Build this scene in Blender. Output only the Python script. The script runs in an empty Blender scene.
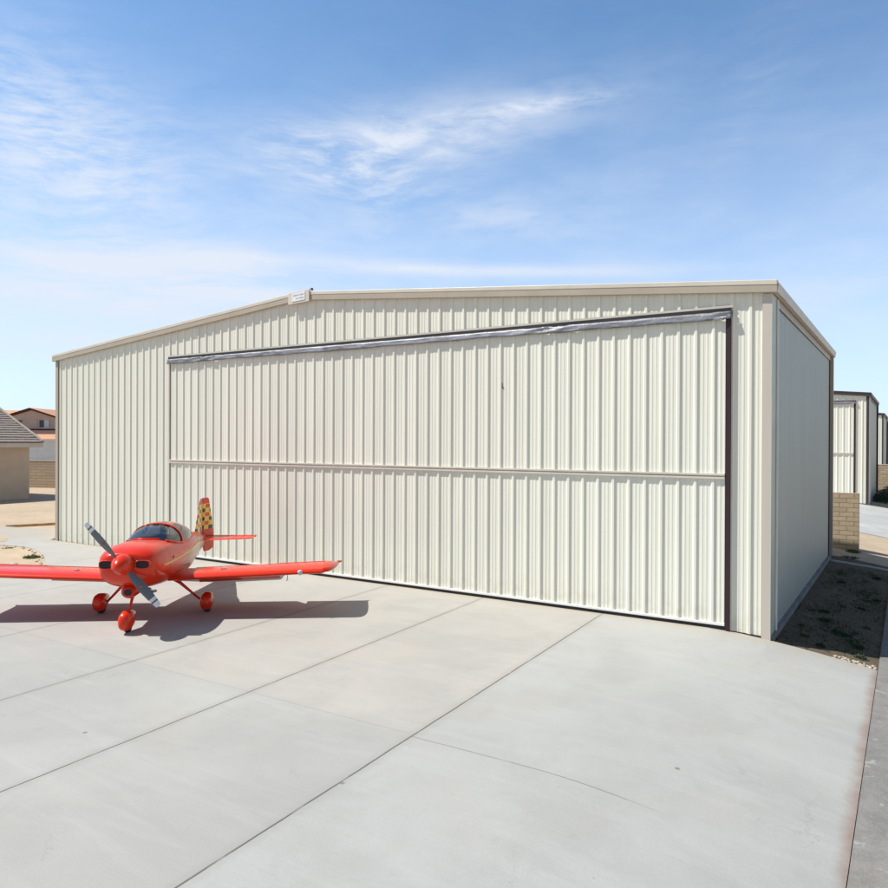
import bpy, bmesh, math, random
from mathutils import Vector, Matrix
random.seed(7)
R = math.radians
C = bpy.context.scene.collection

# ------------------------------------------------------------------ helpers
def tag(o, label=None, cat=None, group=None, kind=None):
    if label: o['label'] = label
    if cat: o['category'] = cat
    if group: o['group'] = group
    if kind: o['kind'] = kind
    return o

def empty(name, loc=(0, 0, 0), rz=0):
    o = bpy.data.objects.new(name, None)
    o.location = loc
    o.rotation_euler = (0, 0, rz)
    o.empty_display_size = .3
    C.objects.link(o)
    return o

def kids(o):
    return [c for c in bpy.data.objects if c.parent == o]

def copy_tree(o, parent=None):
    c = o.copy()
    C.objects.link(c)
    if parent: c.parent = parent
    for ch in kids(o):
        if ch is not c:
            copy_tree(ch, c)
    return c

class MB:
    """collects shapes of one mesh object"""
    def __init__(s):
        s.v = []; s.f = []; s.m = []; s.mi = 0
    def face(s, *pts):
        n = len(s.v); s.v += [tuple(p) for p in pts]; s.f.append(tuple(range(n, n + len(pts)))); s.m.append(s.mi)
    def box(s, a, b):
        x0, y0, z0 = a; x1, y1, z1 = b
        s.hexa([(x0, y0, z0), (x1, y0, z0), (x1, y1, z0), (x0, y1, z0), (x0, y0, z1), (x1, y0, z1), (x1, y1, z1), (x0, y1, z1)])
        return s
    def hexa(s, p):
        n = len(s.v); s.v += [tuple(q) for q in p]
        for f in ((0, 3, 2, 1), (4, 5, 6, 7), (0, 1, 5, 4), (1, 2, 6, 5), (2, 3, 7, 6), (3, 0, 4, 7)):
            s.f.append(tuple(n + i for i in f)); s.m.append(s.mi)
        return s
    def loft(s, rings, closed=True, cap0=True, cap1=True):
        n = len(s.v); k = len(rings[0])
        for r in rings: s.v += [tuple(q) for q in r]
        for i in range(len(rings) - 1):
            for j in range(k if closed else k - 1):
                a = n + i * k + j; b = n + i * k + (j + 1) % k
                s.f.append((a, b, b + k, a + k)); s.m.append(s.mi)
        if closed and cap0: s.f.append(tuple(n + j for j in reversed(range(k)))); s.m.append(s.mi)
        if closed and cap1: s.f.append(tuple(n + (len(rings) - 1) * k + j for j in range(k))); s.m.append(s.mi)
        return s
    def tube(s, pts, rad, n=10, sq=1.0):
        pts = [Vector(p) for p in pts]
        rads = rad if isinstance(rad, (list, tuple)) else [rad] * len(pts)
        rings = []
        for i, p in enumerate(pts):
            d = (pts[min(i + 1, len(pts) - 1)] - pts[max(i - 1, 0)]).normalized()
            u = d.cross(Vector((0, 0, 1)))
            if u.length < .05: u = d.cross(Vector((0, 1, 0)))
            u.normalize(); w = d.cross(u)
            rings.append([p + (u * math.cos(t) * sq + w * math.sin(t)) * rads[i] for t in [2 * math.pi * j / n for j in range(n)]])
        return s.loft(rings)
    def build(s, name, mats, parent=None, smooth=False, bevel=0, subsurf=0, solidify=0, merge=True, autosmooth=None):
        me = bpy.data.meshes.new(name)
        me.from_pydata(s.v, [], s.f)
        if not isinstance(mats, (list, tuple)): mats = [mats]
        for m in mats: me.materials.append(m)
        me.polygons.foreach_set('material_index', s.m)
        bm = bmesh.new(); bm.from_mesh(me)
        if merge: bmesh.ops.remove_doubles(bm, verts=bm.verts, dist=1e-4)
        bmesh.ops.recalc_face_normals(bm, faces=bm.faces)
        if smooth:
            for f in bm.faces: f.smooth = True
            if autosmooth:
                for e in bm.edges:
                    if len(e.link_faces) == 2 and e.calc_face_angle(0) > R(autosmooth): e.smooth = False
        bm.to_mesh(me); bm.free()
        o = bpy.data.objects.new(name, me); C.objects.link(o)
        if parent: o.parent = parent
        if solidify:
            md = o.modifiers.new('sol', 'SOLIDIFY'); md.thickness = solidify; md.offset = -1
        if bevel:
            md = o.modifiers.new('bev', 'BEVEL'); md.width = bevel; md.segments = 2; md.limit_method = 'ANGLE'
        if subsurf:
            md = o.modifiers.new('sub', 'SUBSURF'); md.levels = subsurf; md.render_levels = subsurf
        return o

# ------------------------------------------------------------------ materials
class NT:
    def __init__(s, nt): s.nt = nt
    def n(s, t, **kw):
        nd = s.nt.nodes.new(t)
        for k, v in kw.items():
            if k == 'inp':
                for a, b in v.items():
                    if isinstance(b, bpy.types.NodeSocket): s.nt.links.new(b, nd.inputs[a])
                    else: nd.inputs[a].default_value = b
            else: setattr(nd, k, v)
        return nd
    def math(s, op, a, b=None, c=None, clamp=False):
        nd = s.nt.nodes.new('ShaderNodeMath'); nd.operation = op; nd.use_clamp = clamp
        for i, v in enumerate((a, b, c)):
            if v is None: continue
            if isinstance(v, bpy.types.NodeSocket): s.nt.links.new(v, nd.inputs[i])
            else: nd.inputs[i].default_value = v
        return nd.outputs[0]
    def mix(s, fac, a, b, mode='MIX'):
        nd = s.nt.nodes.new('ShaderNodeMix'); nd.data_type = 'RGBA'; nd.blend_type = mode
        for i, v in ((0, fac), (6, a), (7, b)):
            if isinstance(v, bpy.types.NodeSocket): s.nt.links.new(v, nd.inputs[i])
            elif i == 0: nd.inputs[0].default_value = v
            else: nd.inputs[i].default_value = (*v, 1) if len(v) == 3 else v
        return nd.outputs[2]
    def noise(s, vec, scale, detail=5, rough=.55, dist=0, dim='3D'):
        nd = s.n('ShaderNodeTexNoise', noise_dimensions=dim, inp={'Scale': scale, 'Detail': detail, 'Roughness': rough, 'Distortion': dist})
        if vec is not None: s.nt.links.new(vec, nd.inputs['Vector'])
        return nd.outputs['Fac']
    def ramp(s, fac, lo, hi, a=0., b=1.):
        nd = s.n('ShaderNodeMapRange', inp={'Value': fac, 'From Min': lo, 'From Max': hi, 'To Min': a, 'To Max': b})
        nd.interpolation_type = 'SMOOTHSTEP'
        return nd.outputs[0]
    def mapv(s, vec, scale=(1, 1, 1), loc=(0, 0, 0), rot=(0, 0, 0)):
        return s.n('ShaderNodeMapping', inp={'Vector': vec, 'Scale': scale, 'Location': loc, 'Rotation': rot}).outputs[0]
    def bump(s, h, strength=.3, dist=.01):
        return s.n('ShaderNodeBump', inp={'Height': h, 'Strength': strength, 'Distance': dist}).outputs[0]

def new_mat(name):
    m = bpy.data.materials.new(name); m.use_nodes = True
    t = NT(m.node_tree); b = m.node_tree.nodes['Principled BSDF']
    co = t.n('ShaderNodeTexCoord').outputs['Object']
    return m, t, b, co

def setp(t, b, **kw):
    for k, v in kw.items():
        k = k.replace('_', ' ')
        if isinstance(v, bpy.types.NodeSocket): t.nt.links.new(v, b.inputs[k])
        else: b.inputs[k].default_value = (*v, 1) if isinstance(v, tuple) and len(v) == 3 else v

def paint(name, col, rough=.5, var=.08, metal=0., coat=0., scale=1.5, grime=0., streak=False, spec=.5):
    m, t, b, co = new_mat(name)
    vec = t.mapv(co, scale=(1, 1, .12)) if streak else co
    n = t.noise(vec, scale, 6, .6)
    d = tuple(c * (1 - var) for c in col); u = tuple(min(1, c * (1 + var)) for c in col)
    c = t.mix(t.ramp(n, .3, .7), d, u)
    if grime:
        g = t.noise(t.mapv(co, scale=(2.2, 2.2, .25)), 2.2, 8, .7)
        c = t.mix(t.ramp(g, .55, .85, 0, grime), c, (.22, .19, .15))
    rr = t.ramp(t.noise(co, scale * 4, 4), .3, .7, rough * .85, min(1, rough * 1.15))
    setp(t, b, Base_Color=c, Roughness=rr, Metallic=metal, Coat_Weight=coat, Coat_Roughness=.04)
    b.inputs['Specular IOR Level'].default_value = spec
    return m

M = {}
def wall_paint(name, col):
    """factory painted steel sheet: faint vertical run marks, dust near the ground, slight oil canning"""
    m, t, b, co = new_mat(name)
    s1 = t.noise(t.mapv(co, scale=(3.0, 3.0, .18)), 1.0, 6, .6)
    c = t.mix(t.ramp(s1, .35, .7), tuple(x * .95 for x in col), tuple(x * 1.03 for x in col))
    sp = t.n('ShaderNodeSeparateXYZ', inp={0: co}).outputs
    low = t.ramp(sp[2], .0, .9, 1, 0)
    dn = t.noise(co, 5, 8, .7)
    c = t.mix(t.math('MULTIPLY', t.math('MULTIPLY', low, low), t.ramp(dn, .35, .8, 0, .5)), c, (.42, .36, .28))
    spk = t.noise(co, 30, 3, .5)
    c = t.mix(t.ramp(spk, .74, .78, 0, .35), c, (.3, .27, .22))
    sid = t.math('FLOOR', t.math('DIVIDE', t.math('ADD', t.math('ADD', sp[0], sp[1]), .05), .915))
    wn = t.n('ShaderNodeTexWhiteNoise', noise_dimensions='1D', inp={'W': sid}).outputs['Value']
    c = t.mix(t.ramp(wn, 0, 1, 0, .11), c, (.50, .49, .42))
    st2 = t.noise(t.mapv(co, scale=(9, 9, .35)), 1.0, 5, .65)
    c = t.mix(t.ramp(st2, .58, .78, 0, .22), c, (.47, .44, .36))
    oil = t.noise(t.mapv(co, scale=(1.6, 1.6, .5)), 1.6, 2, .4)
    setp(t, b, Base_Color=c, Roughness=.42, Normal=t.bump(oil, .25, .02))
    return m
M['wall'] = wall_paint('cream_steel', (.79, .782, .672))
M['door'] = wall_paint('cream_door_steel', (.80, .793, .685))
M['side'] = wall_paint('shaded_grey_green_steel', (.43, .49, .465))  # slightly darker sheet; the side wall's shade is also put into its colour
M['trim'] = paint('beige_trim', (.43, .37, .29), .45, .05, grime=.15, streak=True)
M['trim_light'] = paint('light_trim', (.62, .57, .48), .45, .05, grime=.1)
M['corner'] = paint('corner_beige', (.56, .50, .43), .45, .05, grime=.15, streak=True)
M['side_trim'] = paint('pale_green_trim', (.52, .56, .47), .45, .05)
M['trim_dark'] = paint('dark_trim', (.10, .085, .085), .5, .1)
M['seal'] = paint('maroon_rubber', (.028, .010, .015), .6, .2)
M['black'] = paint('black_rubber', (.018, .018, .02), .65, .2)
M['white'] = paint('white_paint', (.78, .78, .76), .45, .04)
M['roof'] = paint('roof_sheet', (.60, .60, .57), .4, .06, metal=.2)
M['rail'] = paint('rail_beige', (.60, .55, .48), .45, .06)

def foil():
    m, t, b, co = new_mat('silver_black_vinyl')
    n = t.noise(t.mapv(co, scale=(.8, 1, 5)), 2.2, 4, .6, 1.2)
    n2 = t.noise(t.mapv(co, scale=(2.5, 1, 2.5)), 1.6, 6, .6, 2.0)
    c = t.mix(t.ramp(n, .35, .65), (.12, .12, .135), (.25, .255, .285))
    setp(t, b, Base_Color=c, Roughness=.45, Metallic=.2, Normal=t.bump(n2, .28, .03))
    return m
M['foil'] = foil()

def slab(name, wid=(0.40, .395, .37), joints=True):
    m, t, b, co = new_mat(name)
    sp = t.n('ShaderNodeSeparateXYZ', inp={0: co}).outputs
    Y = sp[1]; X = t.math('ADD', sp[0], t.math('MULTIPLY', Y, .042))      # the pours run slightly askew to the hangar
    big = t.noise(co, .22, 4, .55)
    mid = t.noise(t.mapv(co, scale=(.5, 1.3, 1)), 1.1, 7, .62, .3)
    fine = t.noise(co, 38, 6, .7)
    broom = t.noise(t.mapv(co, scale=(1.2, 60, 1)), 1.0, 3, .5)
    c = t.mix(t.ramp(big, .3, .7), tuple(x * .90 for x in wid), tuple(x * 1.06 for x in wid))
    if joints:
        # each pour of concrete has a tint of its own
        w = t.ramp(X, -2.955, -2.925)
        c = t.mix(t.math('MULTIPLY', w, .6), c, (.43, .438, .418))
        far = t.math('MULTIPLY', t.ramp(X, -8.06, -8.02), t.math('SUBTRACT', 1, w))
        near = t.ramp(t.math('ADD', Y, t.math('MULTIPLY', t.noise(co, .8, 3), .5)), -6.75, -6.45)
        c = t.mix(t.math('MULTIPLY', t.math('MULTIPLY', far, near), .5), c, (.485, .44, .385))
        lft = t.math('SUBTRACT', 1, t.ramp(X, -8.06, -8.02))
        c = t.mix(t.math('MULTIPLY', t.math('MULTIPLY', lft, near), .35), c, (.46, .43, .385))
    blot = t.noise(co, .75, 9, .68, .5)
    c = t.mix(t.ramp(blot, .40, .64, 0, .45), c, (.33, .325, .305))
    c = t.mix(t.ramp(mid, .4, .75, 0, .30), c, (.34, .335, .315))
    sw = t.noise(t.mapv(co, scale=(.35, 2.4, 1), rot=(0, 0, .5)), 1.3, 5, .6, .8)
    c = t.mix(t.ramp(sw, .48, .75, 0, .16), c, (.55, .545, .52))
    warm = t.noise(co, .5, 6, .6, 1.)
    c = t.mix(t.ramp(warm, .52, .72, 0, .28), c, (.44, .37, .29))
    st = t.noise(co, 2.1, 8, .75, .6)
    c = t.mix(t.ramp(st, .60, .72, 0, .20), c, (.20, .19, .17))
    # oil drips and small dark spots
    vor = t.n('ShaderNodeTexVoronoi', inp={'Vector': co, 'Scale': .8}).outputs['Distance']
    c = t.mix(t.ramp(vor, .012, .03, .7, 0), c, (.09, .08, .07))
    vor2 = t.n('ShaderNodeTexVoronoi', inp={'Vector': t.mapv(co, loc=(7, 3, 0)), 'Scale': 2.6}).outputs['Distance']
    c = t.mix(t.ramp(vor2, .014, .03, .3, 0), c, (.14, .12, .10))
    c = t.mix(t.ramp(fine, .3, .75, 0, .22), c, (.30, .29, .27))
    c = t.mix(t.ramp(broom, .35, .7, 0, .10), c, (.28, .27, .25))
    h = t.math('ADD', fine, t.math('MULTIPLY', broom, .6))
    if joints:
        wob = t.math('MULTIPLY', t.math('SUBTRACT', t.noise(co, 1.7, 3), .5), .022)
        # hairline cracks
        ck = t.n('ShaderNodeTexVoronoi', feature='DISTANCE_TO_EDGE', inp={'Scale': .23})
        wv_ = t.n('ShaderNodeVectorMath', operation='ADD', inp={0: co, 1: t.n('ShaderNodeCombineXYZ', inp={0: t.math('MULTIPLY', t.noise(co, 1.3, 6, .7), 1.6), 1: t.math('MULTIPLY', t.noise(t.mapv(co, loc=(9, 9, 0)), 1.3, 6, .7), 1.6)}).outputs[0]}).outputs[0]
        t.nt.links.new(wv_, ck.inputs['Vector'])
        crk = t.math('MULTIPLY', t.ramp(ck.outputs['Distance'], .0006, .0022, 1, 0), t.ramp(t.noise(co, .35, 2), .50, .60))
        c = t.mix(t.math('MULTIPLY', crk, .22), c, (.12, .11, .10))
        ln = None
        def line(coord, v, w_):
            return t.ramp(t.math('ABSOLUTE', t.math('SUBTRACT', t.math('ADD', coord, wob), v)), w_ * .5, w_ * 1.1, 1, 0)
        for xv, w_, k in ((-2.94, .013, 1), (-5.56, .012, 1), (-8.04, .012, .8), (-11.1, .012, .8), (-14.2, .012, .7), (-17.3, .012, .7), (-20.4, .012, .6), (-23.5, .012, .6)):
            l = t.math('MULTIPLY', line(X, xv, w_), k)
            ln = l if ln is None else t.math('MAXIMUM', ln, l)
        for yv, k, xa, xb in ((-6.85, .22, -3.2, -2.9), (-6.9, .5, -.7, .1), (-13.2, .7, -2.0, -.4)):
            l = t.math('MULTIPLY', line(Y, yv, .010), k)
            l = t.math('MULTIPLY', l, t.ramp(X, xa, xb, 1, 0))
            if yv == -6.9: l = t.math('MULTIPLY', l, t.ramp(X, -2.96, -2.94, 0, 1))
            ln = t.math('MAXIMUM', ln, l)
        brk = t.ramp(t.noise(co, 3, 5, .6), .25, .5, .45, 1)
        c = t.mix(t.math('MULTIPLY', ln, brk), c, (.09, .08, .07))
        halo = None
        for xv in (-2.94, -5.56, -8.04):
            hh = t.ramp(t.math('ABSOLUTE', t.math('SUBTRACT', t.math('ADD', X, t.math('MULTIPLY', t.noise(co, 2.5, 5), .12)), xv + .06)), .0, .14, .24, 0)
            halo = hh if halo is None else t.math('MAXIMUM', halo, hh)
        c = t.mix(halo, c, (.25, .235, .205))
        # dust blown against the hangar's foot
        dn = t.noise(co, 1.9, 7, .7)
        c = t.mix(t.ramp(t.math('ADD', Y, t.math('MULTIPLY', dn, .5)), -.35, .25, 0, .5), c, (.40, .335, .255))
        # brown dust gathered along the slab's free edge
        edn = t.noise(co, 2.3, 6, .7)
        ed = t.ramp(t.math('ADD', sp[0], t.math('MULTIPLY', edn, .22)), 1.58, 1.78, 0, .8)
        c = t.mix(ed, c, (.24, .15, .11))
        h = t.math('SUBTRACT', h, t.math('MULTIPLY', t.math('MAXIMUM', ln, t.math('MULTIPLY', crk, .4)), 3))
    setp(t, b, Base_Color=c, Roughness=.82, Normal=t.bump(h, .3, .006))
    b.inputs['Specular IOR Level'].default_value = .3
    return m
M['concrete'] = slab('apron_concrete')
M['concrete2'] = slab('plain_concrete', (.50, .505, .49), False)

def soil(name, a, b_, c_, sc=1.0, bump=.6, pebble=True):
    m, t, b, co = new_mat(name)
    n1 = t.noise(co, .35 * sc, 5, .6); n2 = t.noise(co, 3.1 * sc, 8, .7); n3 = t.noise(co, 60 * sc, 4, .6)
    c = t.mix(t.ramp(n1, .3, .7), a, b_)
    c = t.mix(t.ramp(n2, .4, .75, 0, .7), c, c_)
    if pebble:
        v = t.n('ShaderNodeTexVoronoi', inp={'Vector': co, 'Scale': 22 * sc}).outputs['Distance']
        c = t.mix(t.ramp(v, .08, .2, .45, 0), c, (.42, .36, .29))
    c = t.mix(t.ramp(n3, .35, .7, 0, .3), c, tuple(x * .6 for x in a))
    hh = t.math('ADD', t.math('MULTIPLY', n2, 1.0), t.math('MULTIPLY', n3, .3))
    setp(t, b, Base_Color=c, Roughness=.95, Normal=t.bump(hh, bump, .05))
    b.inputs['Specular IOR Level'].default_value = .15
    return m
M['sand'] = soil('desert_sand', (.47, .37, .26), (.55, .44, .32), (.40, .31, .215), pebble=False)
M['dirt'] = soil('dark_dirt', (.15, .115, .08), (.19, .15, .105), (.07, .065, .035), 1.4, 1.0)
M['asphalt'] = soil('worn_asphalt', (.22, .215, .205), (.28, .27, .255), (.15, .145, .14), 1.2, .5)

def asph():
    m = M['asphalt']; t = NT(m.node_tree); b = m.node_tree.nodes['Principled BSDF']
    co = t.n('ShaderNodeTexCoord').outputs['Object']
    src = b.inputs['Base Color'].links[0].from_socket
    n = t.noise(co, 4.5, 5, .6, .5)
    c = t.mix(t.ramp(n, .60, .68, 0, .45), src, (.46, .455, .44))
    n2 = t.noise(co, 1.2, 5, .6)
    c = t.mix(t.ramp(n2, .5, .7, 0, .4), c, (.30, .27, .23))
    setp(t, b, Base_Color=c)
asph()

def blocks(name, a, b_, mortar, bw=.42, bh=.15):
    m, t, b, co = new_mat(name)
    sp = t.n('ShaderNodeSeparateXYZ', inp={0: co}).outputs
    v = t.n('ShaderNodeCombineXYZ', inp={0: t.math('ADD', sp[0], sp[1]), 1: sp[2]}).outputs[0]
    br = t.n('ShaderNodeTexBrick', inp={'Vector': v, 'Color1': (*a, 1), 'Color2': (*b_, 1), 'Mortar': (*mortar, 1), 'Scale': 1.0,
             'Mortar Size': .011, 'Mortar Smooth': .3, 'Brick Width': bw, 'Row Height': bh, 'Bias': 0.})
    n = t.noise(co, 9, 7, .65)
    c = t.mix(t.ramp(n, .35, .7, 0, .35), br.outputs['Color'], tuple(x * .72 for x in a))
    h = t.math('SUBTRACT', t.math('MULTIPLY', n, .5), br.outputs['Fac'])
    setp(t, b, Base_Color=c, Roughness=.9, Normal=t.bump(h, .9, .02))
    return m
M['block'] = blocks('tan_block', (.46, .35, .23), (.57, .45, .30), (.30, .21, .13))
M['block_far'] = blocks('pale_block', (.47, .37, .27), (.54, .43, .32), (.30, .23, .16), .8, .2)

def tiles(name, a, b_, row, horiz=.3):
    m, t, b, co = new_mat(name)
    sp = t.n('ShaderNodeSeparateXYZ', inp={0: co}).outputs
    fr = t.math('FRACT', t.math('DIVIDE', sp[2], row))
    n = t.noise(co, 4, 5, .6)
    c = t.mix(t.ramp(n, .3, .7), a, b_)
    c = t.mix(t.ramp(fr, .72, .95, 0, .75), c, tuple(x * .35 for x in a))
    setp(t, b, Base_Color=c, Roughness=.85, Normal=t.bump(fr, .8, .04))
    return m
M['tile_grey'] = tiles('grey_tile', (.27, .225, .19), (.34, .29, .25), .2)
M['tile_orange'] = tiles('orange_tile', (.58, .27, .15), (.68, .36, .22), .22)
M['tile_shade_brown'] = tiles('shaded_brown_tile', (.065, .018, .013), (.09, .026, .02), .22)  # upper lean roof's shadow is put into this dark brown; bargeboard shares it
M['stucco'] = paint('tan_stucco', (.55, .44, .335), .9, .05, spec=.2)
M['stucco_pale'] = paint('pale_stucco', (.55, .46, .40), .9, .05, spec=.2)
M['stucco_white'] = paint('white_stucco', (.66, .70, .74), .9, .05, spec=.2)
M['window_dark'] = paint('window_glass', (.05, .06, .08), .12, .2)
M['wood'] = paint('weathered_board', (.38, .22, .10), .8, .25, scale=4)
M['stone'] = paint('pale_stone', (.48, .42, .34), .9, .25, scale=9)
M['leaf'] = paint('green_leaf', (.055, .11, .028), .7, .45, scale=6)
M['leaf_dark'] = paint('dark_leaf', (.03, .055, .018), .75, .5, scale=5)
M['bark'] = paint('bark', (.14, .10, .07), .9, .3)

# aeroplane paints
def gloss(name, col, rough=.26):
    m, t, b, co = new_mat(name)
    n = t.noise(co, 1.8, 4, .5); n2 = t.noise(co, 14, 5, .6)
    c = t.mix(t.ramp(n, .3, .7), tuple(x * .96 for x in col), tuple(min(1, x * 1.02) for x in col))
    setp(t, b, Base_Color=c, Roughness=rough, Coat_Weight=.18, Coat_Roughness=.04)
    b.inputs['Specular IOR Level'].default_value = .35
    return m
M['red'] = gloss('gloss_red', (.68, .030, .005))
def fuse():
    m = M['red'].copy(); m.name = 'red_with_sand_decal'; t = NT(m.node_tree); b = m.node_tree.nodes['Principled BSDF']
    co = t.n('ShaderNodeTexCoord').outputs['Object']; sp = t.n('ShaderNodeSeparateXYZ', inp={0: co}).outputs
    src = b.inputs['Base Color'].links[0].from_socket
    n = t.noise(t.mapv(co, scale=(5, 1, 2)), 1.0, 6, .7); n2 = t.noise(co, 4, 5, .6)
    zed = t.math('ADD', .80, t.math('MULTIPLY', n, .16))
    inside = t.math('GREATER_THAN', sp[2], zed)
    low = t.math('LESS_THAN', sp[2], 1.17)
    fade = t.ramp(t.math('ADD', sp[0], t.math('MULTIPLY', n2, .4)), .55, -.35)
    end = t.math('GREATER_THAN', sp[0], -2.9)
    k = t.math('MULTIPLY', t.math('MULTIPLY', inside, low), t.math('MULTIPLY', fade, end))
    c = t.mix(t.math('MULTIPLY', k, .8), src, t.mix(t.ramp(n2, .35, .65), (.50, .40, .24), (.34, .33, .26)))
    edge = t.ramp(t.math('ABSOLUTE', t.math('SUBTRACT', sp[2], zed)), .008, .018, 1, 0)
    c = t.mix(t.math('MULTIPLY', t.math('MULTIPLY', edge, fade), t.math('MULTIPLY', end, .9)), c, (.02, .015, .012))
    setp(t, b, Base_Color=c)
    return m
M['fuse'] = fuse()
M['yellow'] = gloss('yellow_stripe', (.78, .55, .05))
M['blade'] = paint('grey_blade', (.13, .15, .165), .4, .08)
M['blade_white'] = paint('blade_white', (.75, .76, .76), .4, .03)
M['dark_cabin'] = paint('dark_cabin', (.045, .045, .05), .8, .2)
M['seat'] = paint('seat_cloth', (.16, .15, .16), .9, .15)
M['lens'] = paint('lens', (.45, .48, .50), .12, .05, coat=1)
M['metal'] = paint('bare_metal', (.5, .5, .52), .3, .1, metal=.9)
M['hub_red'] = paint('mark_red', (.55, .08, .05), .5, .05)

def glass_mat():
    m = bpy.data.materials.new('canopy_glass'); m.use_nodes = True
    nt = m.node_tree; nt.nodes.clear(); t = NT(nt)
    out = t.n('ShaderNodeOutputMaterial')
    tr = t.n('ShaderNodeBsdfTransparent', inp={'Color': (.74, .80, .86, 1)})
    gl = t.n('ShaderNodeBsdfGlossy', inp={'Color': (1, 1, 1, 1), 'Roughness': .03})
    fr = t.n('ShaderNodeFresnel', inp={'IOR': 1.55}).outputs[0]
    co = t.n('ShaderNodeTexCoord').outputs['Object']
    f = t.math('ADD', fr, t.ramp(t.noise(co, 3, 5), .3, .8, .03, .08), clamp=True)
    mx = t.n('ShaderNodeMixShader', inp={0: f, 1: tr.outputs[0], 2: gl.outputs[0]})
    nt.links.new(mx.outputs[0], out.inputs[0])
    return m
M['glass'] = glass_mat()

def checker_mat():
    """yellow band with rows of black and red squares"""
    m, t, b, co = new_mat('fin_check')
    sp = t.n('ShaderNodeSeparateXYZ', inp={0: co}).outputs
    X, Z = sp[0], sp[2]
    # columns lean with the fin's leading edge
    xs = t.math('SUBTRACT', X, t.math('MULTIPLY', t.math('SUBTRACT', Z, 1.05), -.12))
    zc = t.math('DIVIDE', t.math('SUBTRACT', Z, 1.14), .103)
    xc = t.math('DIVIDE', t.math('ADD', xs, 4.2), .15)
    rz = t.math('FLOOR', zc); rx = t.math('FLOOR', xc)
    on = t.math('MULTIPLY', t.math('GREATER_THAN', t.math('MODULO', t.math('ABSOLUTE', t.math('ADD', rz, rx)), 2), .5), t.math('LESS_THAN', t.math('FRACT', zc), .88))
    rowpar = t.math('GREATER_THAN', t.math('MODULO', t.math('ABSOLUTE', rz), 2), .5)
    sq = t.mix(rowpar, (.02, .02, .02), (.60, .05, .02))
    c = t.mix(on, (.82, .58, .05), sq)
    band = t.math('MULTIPLY', t.math('GREATER_THAN', Z, 1.14), t.math('LESS_THAN', Z, 1.76))
    c = t.mix(band, (.62, .045, .018), c)
    setp(t, b, Base_Color=c, Roughness=.3, Coat_Weight=.5)
    return m
M['check'] = checker_mat()

# ------------------------------------------------------------------ site frame
AX, AY, YAW = 5.57624, 12.67192, math.atan2(-.53374, .84565)
ux, uy = math.cos(YAW), math.sin(YAW)
def S(x, y, z=0):                                    # site -> world
    return Vector((AX + x * ux - y * uy, AY + x * uy + y * ux, z))
def site(o):
    o.location = (AX, AY, 0); o.rotation_euler = (0, 0, YAW); return o
def drop(x):                                         # the ground dips towards the gutter on the right
    if x <= -1: return 0.
    t = min(1, (x + 1) / 2.62)
    return -.33 * t ** 1.45

# ------------------------------------------------------------------ ground sheets
XB = [-1500, -300, -80, -40, -20, -10, -4, -1, -.7, -.4, -.1, .2, .5, .8, 1.1, 1.4, 1.62]
def sheet(name, xs, ys, zoff, mat, kind='structure', skirt=0, rough=0, seed=0):
    mb = MB(); rnd = random.Random(seed)
    H = {}
    def z(i, j):
        if (i, j) not in H: H[i, j] = drop(xs[i]) + zoff + (rnd.uniform(-rough, rough) if rough and 0 < i < len(xs) - 1 and 0 < j < len(ys) - 1 else 0)
        return H[i, j]
    for i in range(len(xs) - 1):
        for j in range(len(ys) - 1):
            mb.face((xs[i], ys[j], z(i, j)), (xs[i + 1], ys[j], z(i + 1, j)), (xs[i + 1], ys[j + 1], z(i + 1, j + 1)), (xs[i], ys[j + 1], z(i, j + 1)))
    if skirt:
        for i in range(len(xs) - 1):
            for y, j in ((ys[0], 0), (ys[-1], len(ys) - 1)):
                a = z(i, j); c = z(i + 1, j)
                mb.face((xs[i], y, a), (xs[i + 1], y, c), (xs[i + 1], y, c - skirt), (xs[i], y, a - skirt))
        for j in range(len(ys) - 1):
            for x, i in ((xs[0], 0), (xs[-1], len(xs) - 1)):
                a = z(i, j); c = z(i, j + 1)
                mb.face((x, ys[j], a), (x, ys[j + 1], c), (x, ys[j + 1], c - skirt), (x, ys[j], a - skirt))
    o = site(mb.build(name, mat, smooth=True, autosmooth=40))
    return tag(o, kind=kind)

sheet('ground', XB + [12, 40, 300, 1500], [-1500, -200, -40, 0, 12, 60, 200, 1500], -.05, M['sand'])
sheet('concrete_apron', [-15.2, -10, -4] + XB[7:], [-40, -20, -10, -5, -.02], 0, M['concrete'], skirt=.12)
# dirt bed between hangar and gutter, with small lumps
fx = [.05 + .1 * i for i in range(16)] + [1.62]
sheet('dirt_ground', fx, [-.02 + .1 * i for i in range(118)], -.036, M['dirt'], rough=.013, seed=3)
# gutter / worn lane at the far right
sheet('asphalt_lane', [1.626, 3, 5, 9], [-40, -10, -2, 3, 8, 11.6], -.010, M['asphalt'])
sheet('driveway', [-21.6, -10, -4] + XB[7:], [19.0, 24, 28, 33 - .02], -.01, M['concrete2'], skirt=.05)
sheet('far_driveway', [-21.6, -10, -4] + XB[7:], [52, 58, 66 - .02], -.01, M['concrete2'], skirt=.05)

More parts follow.
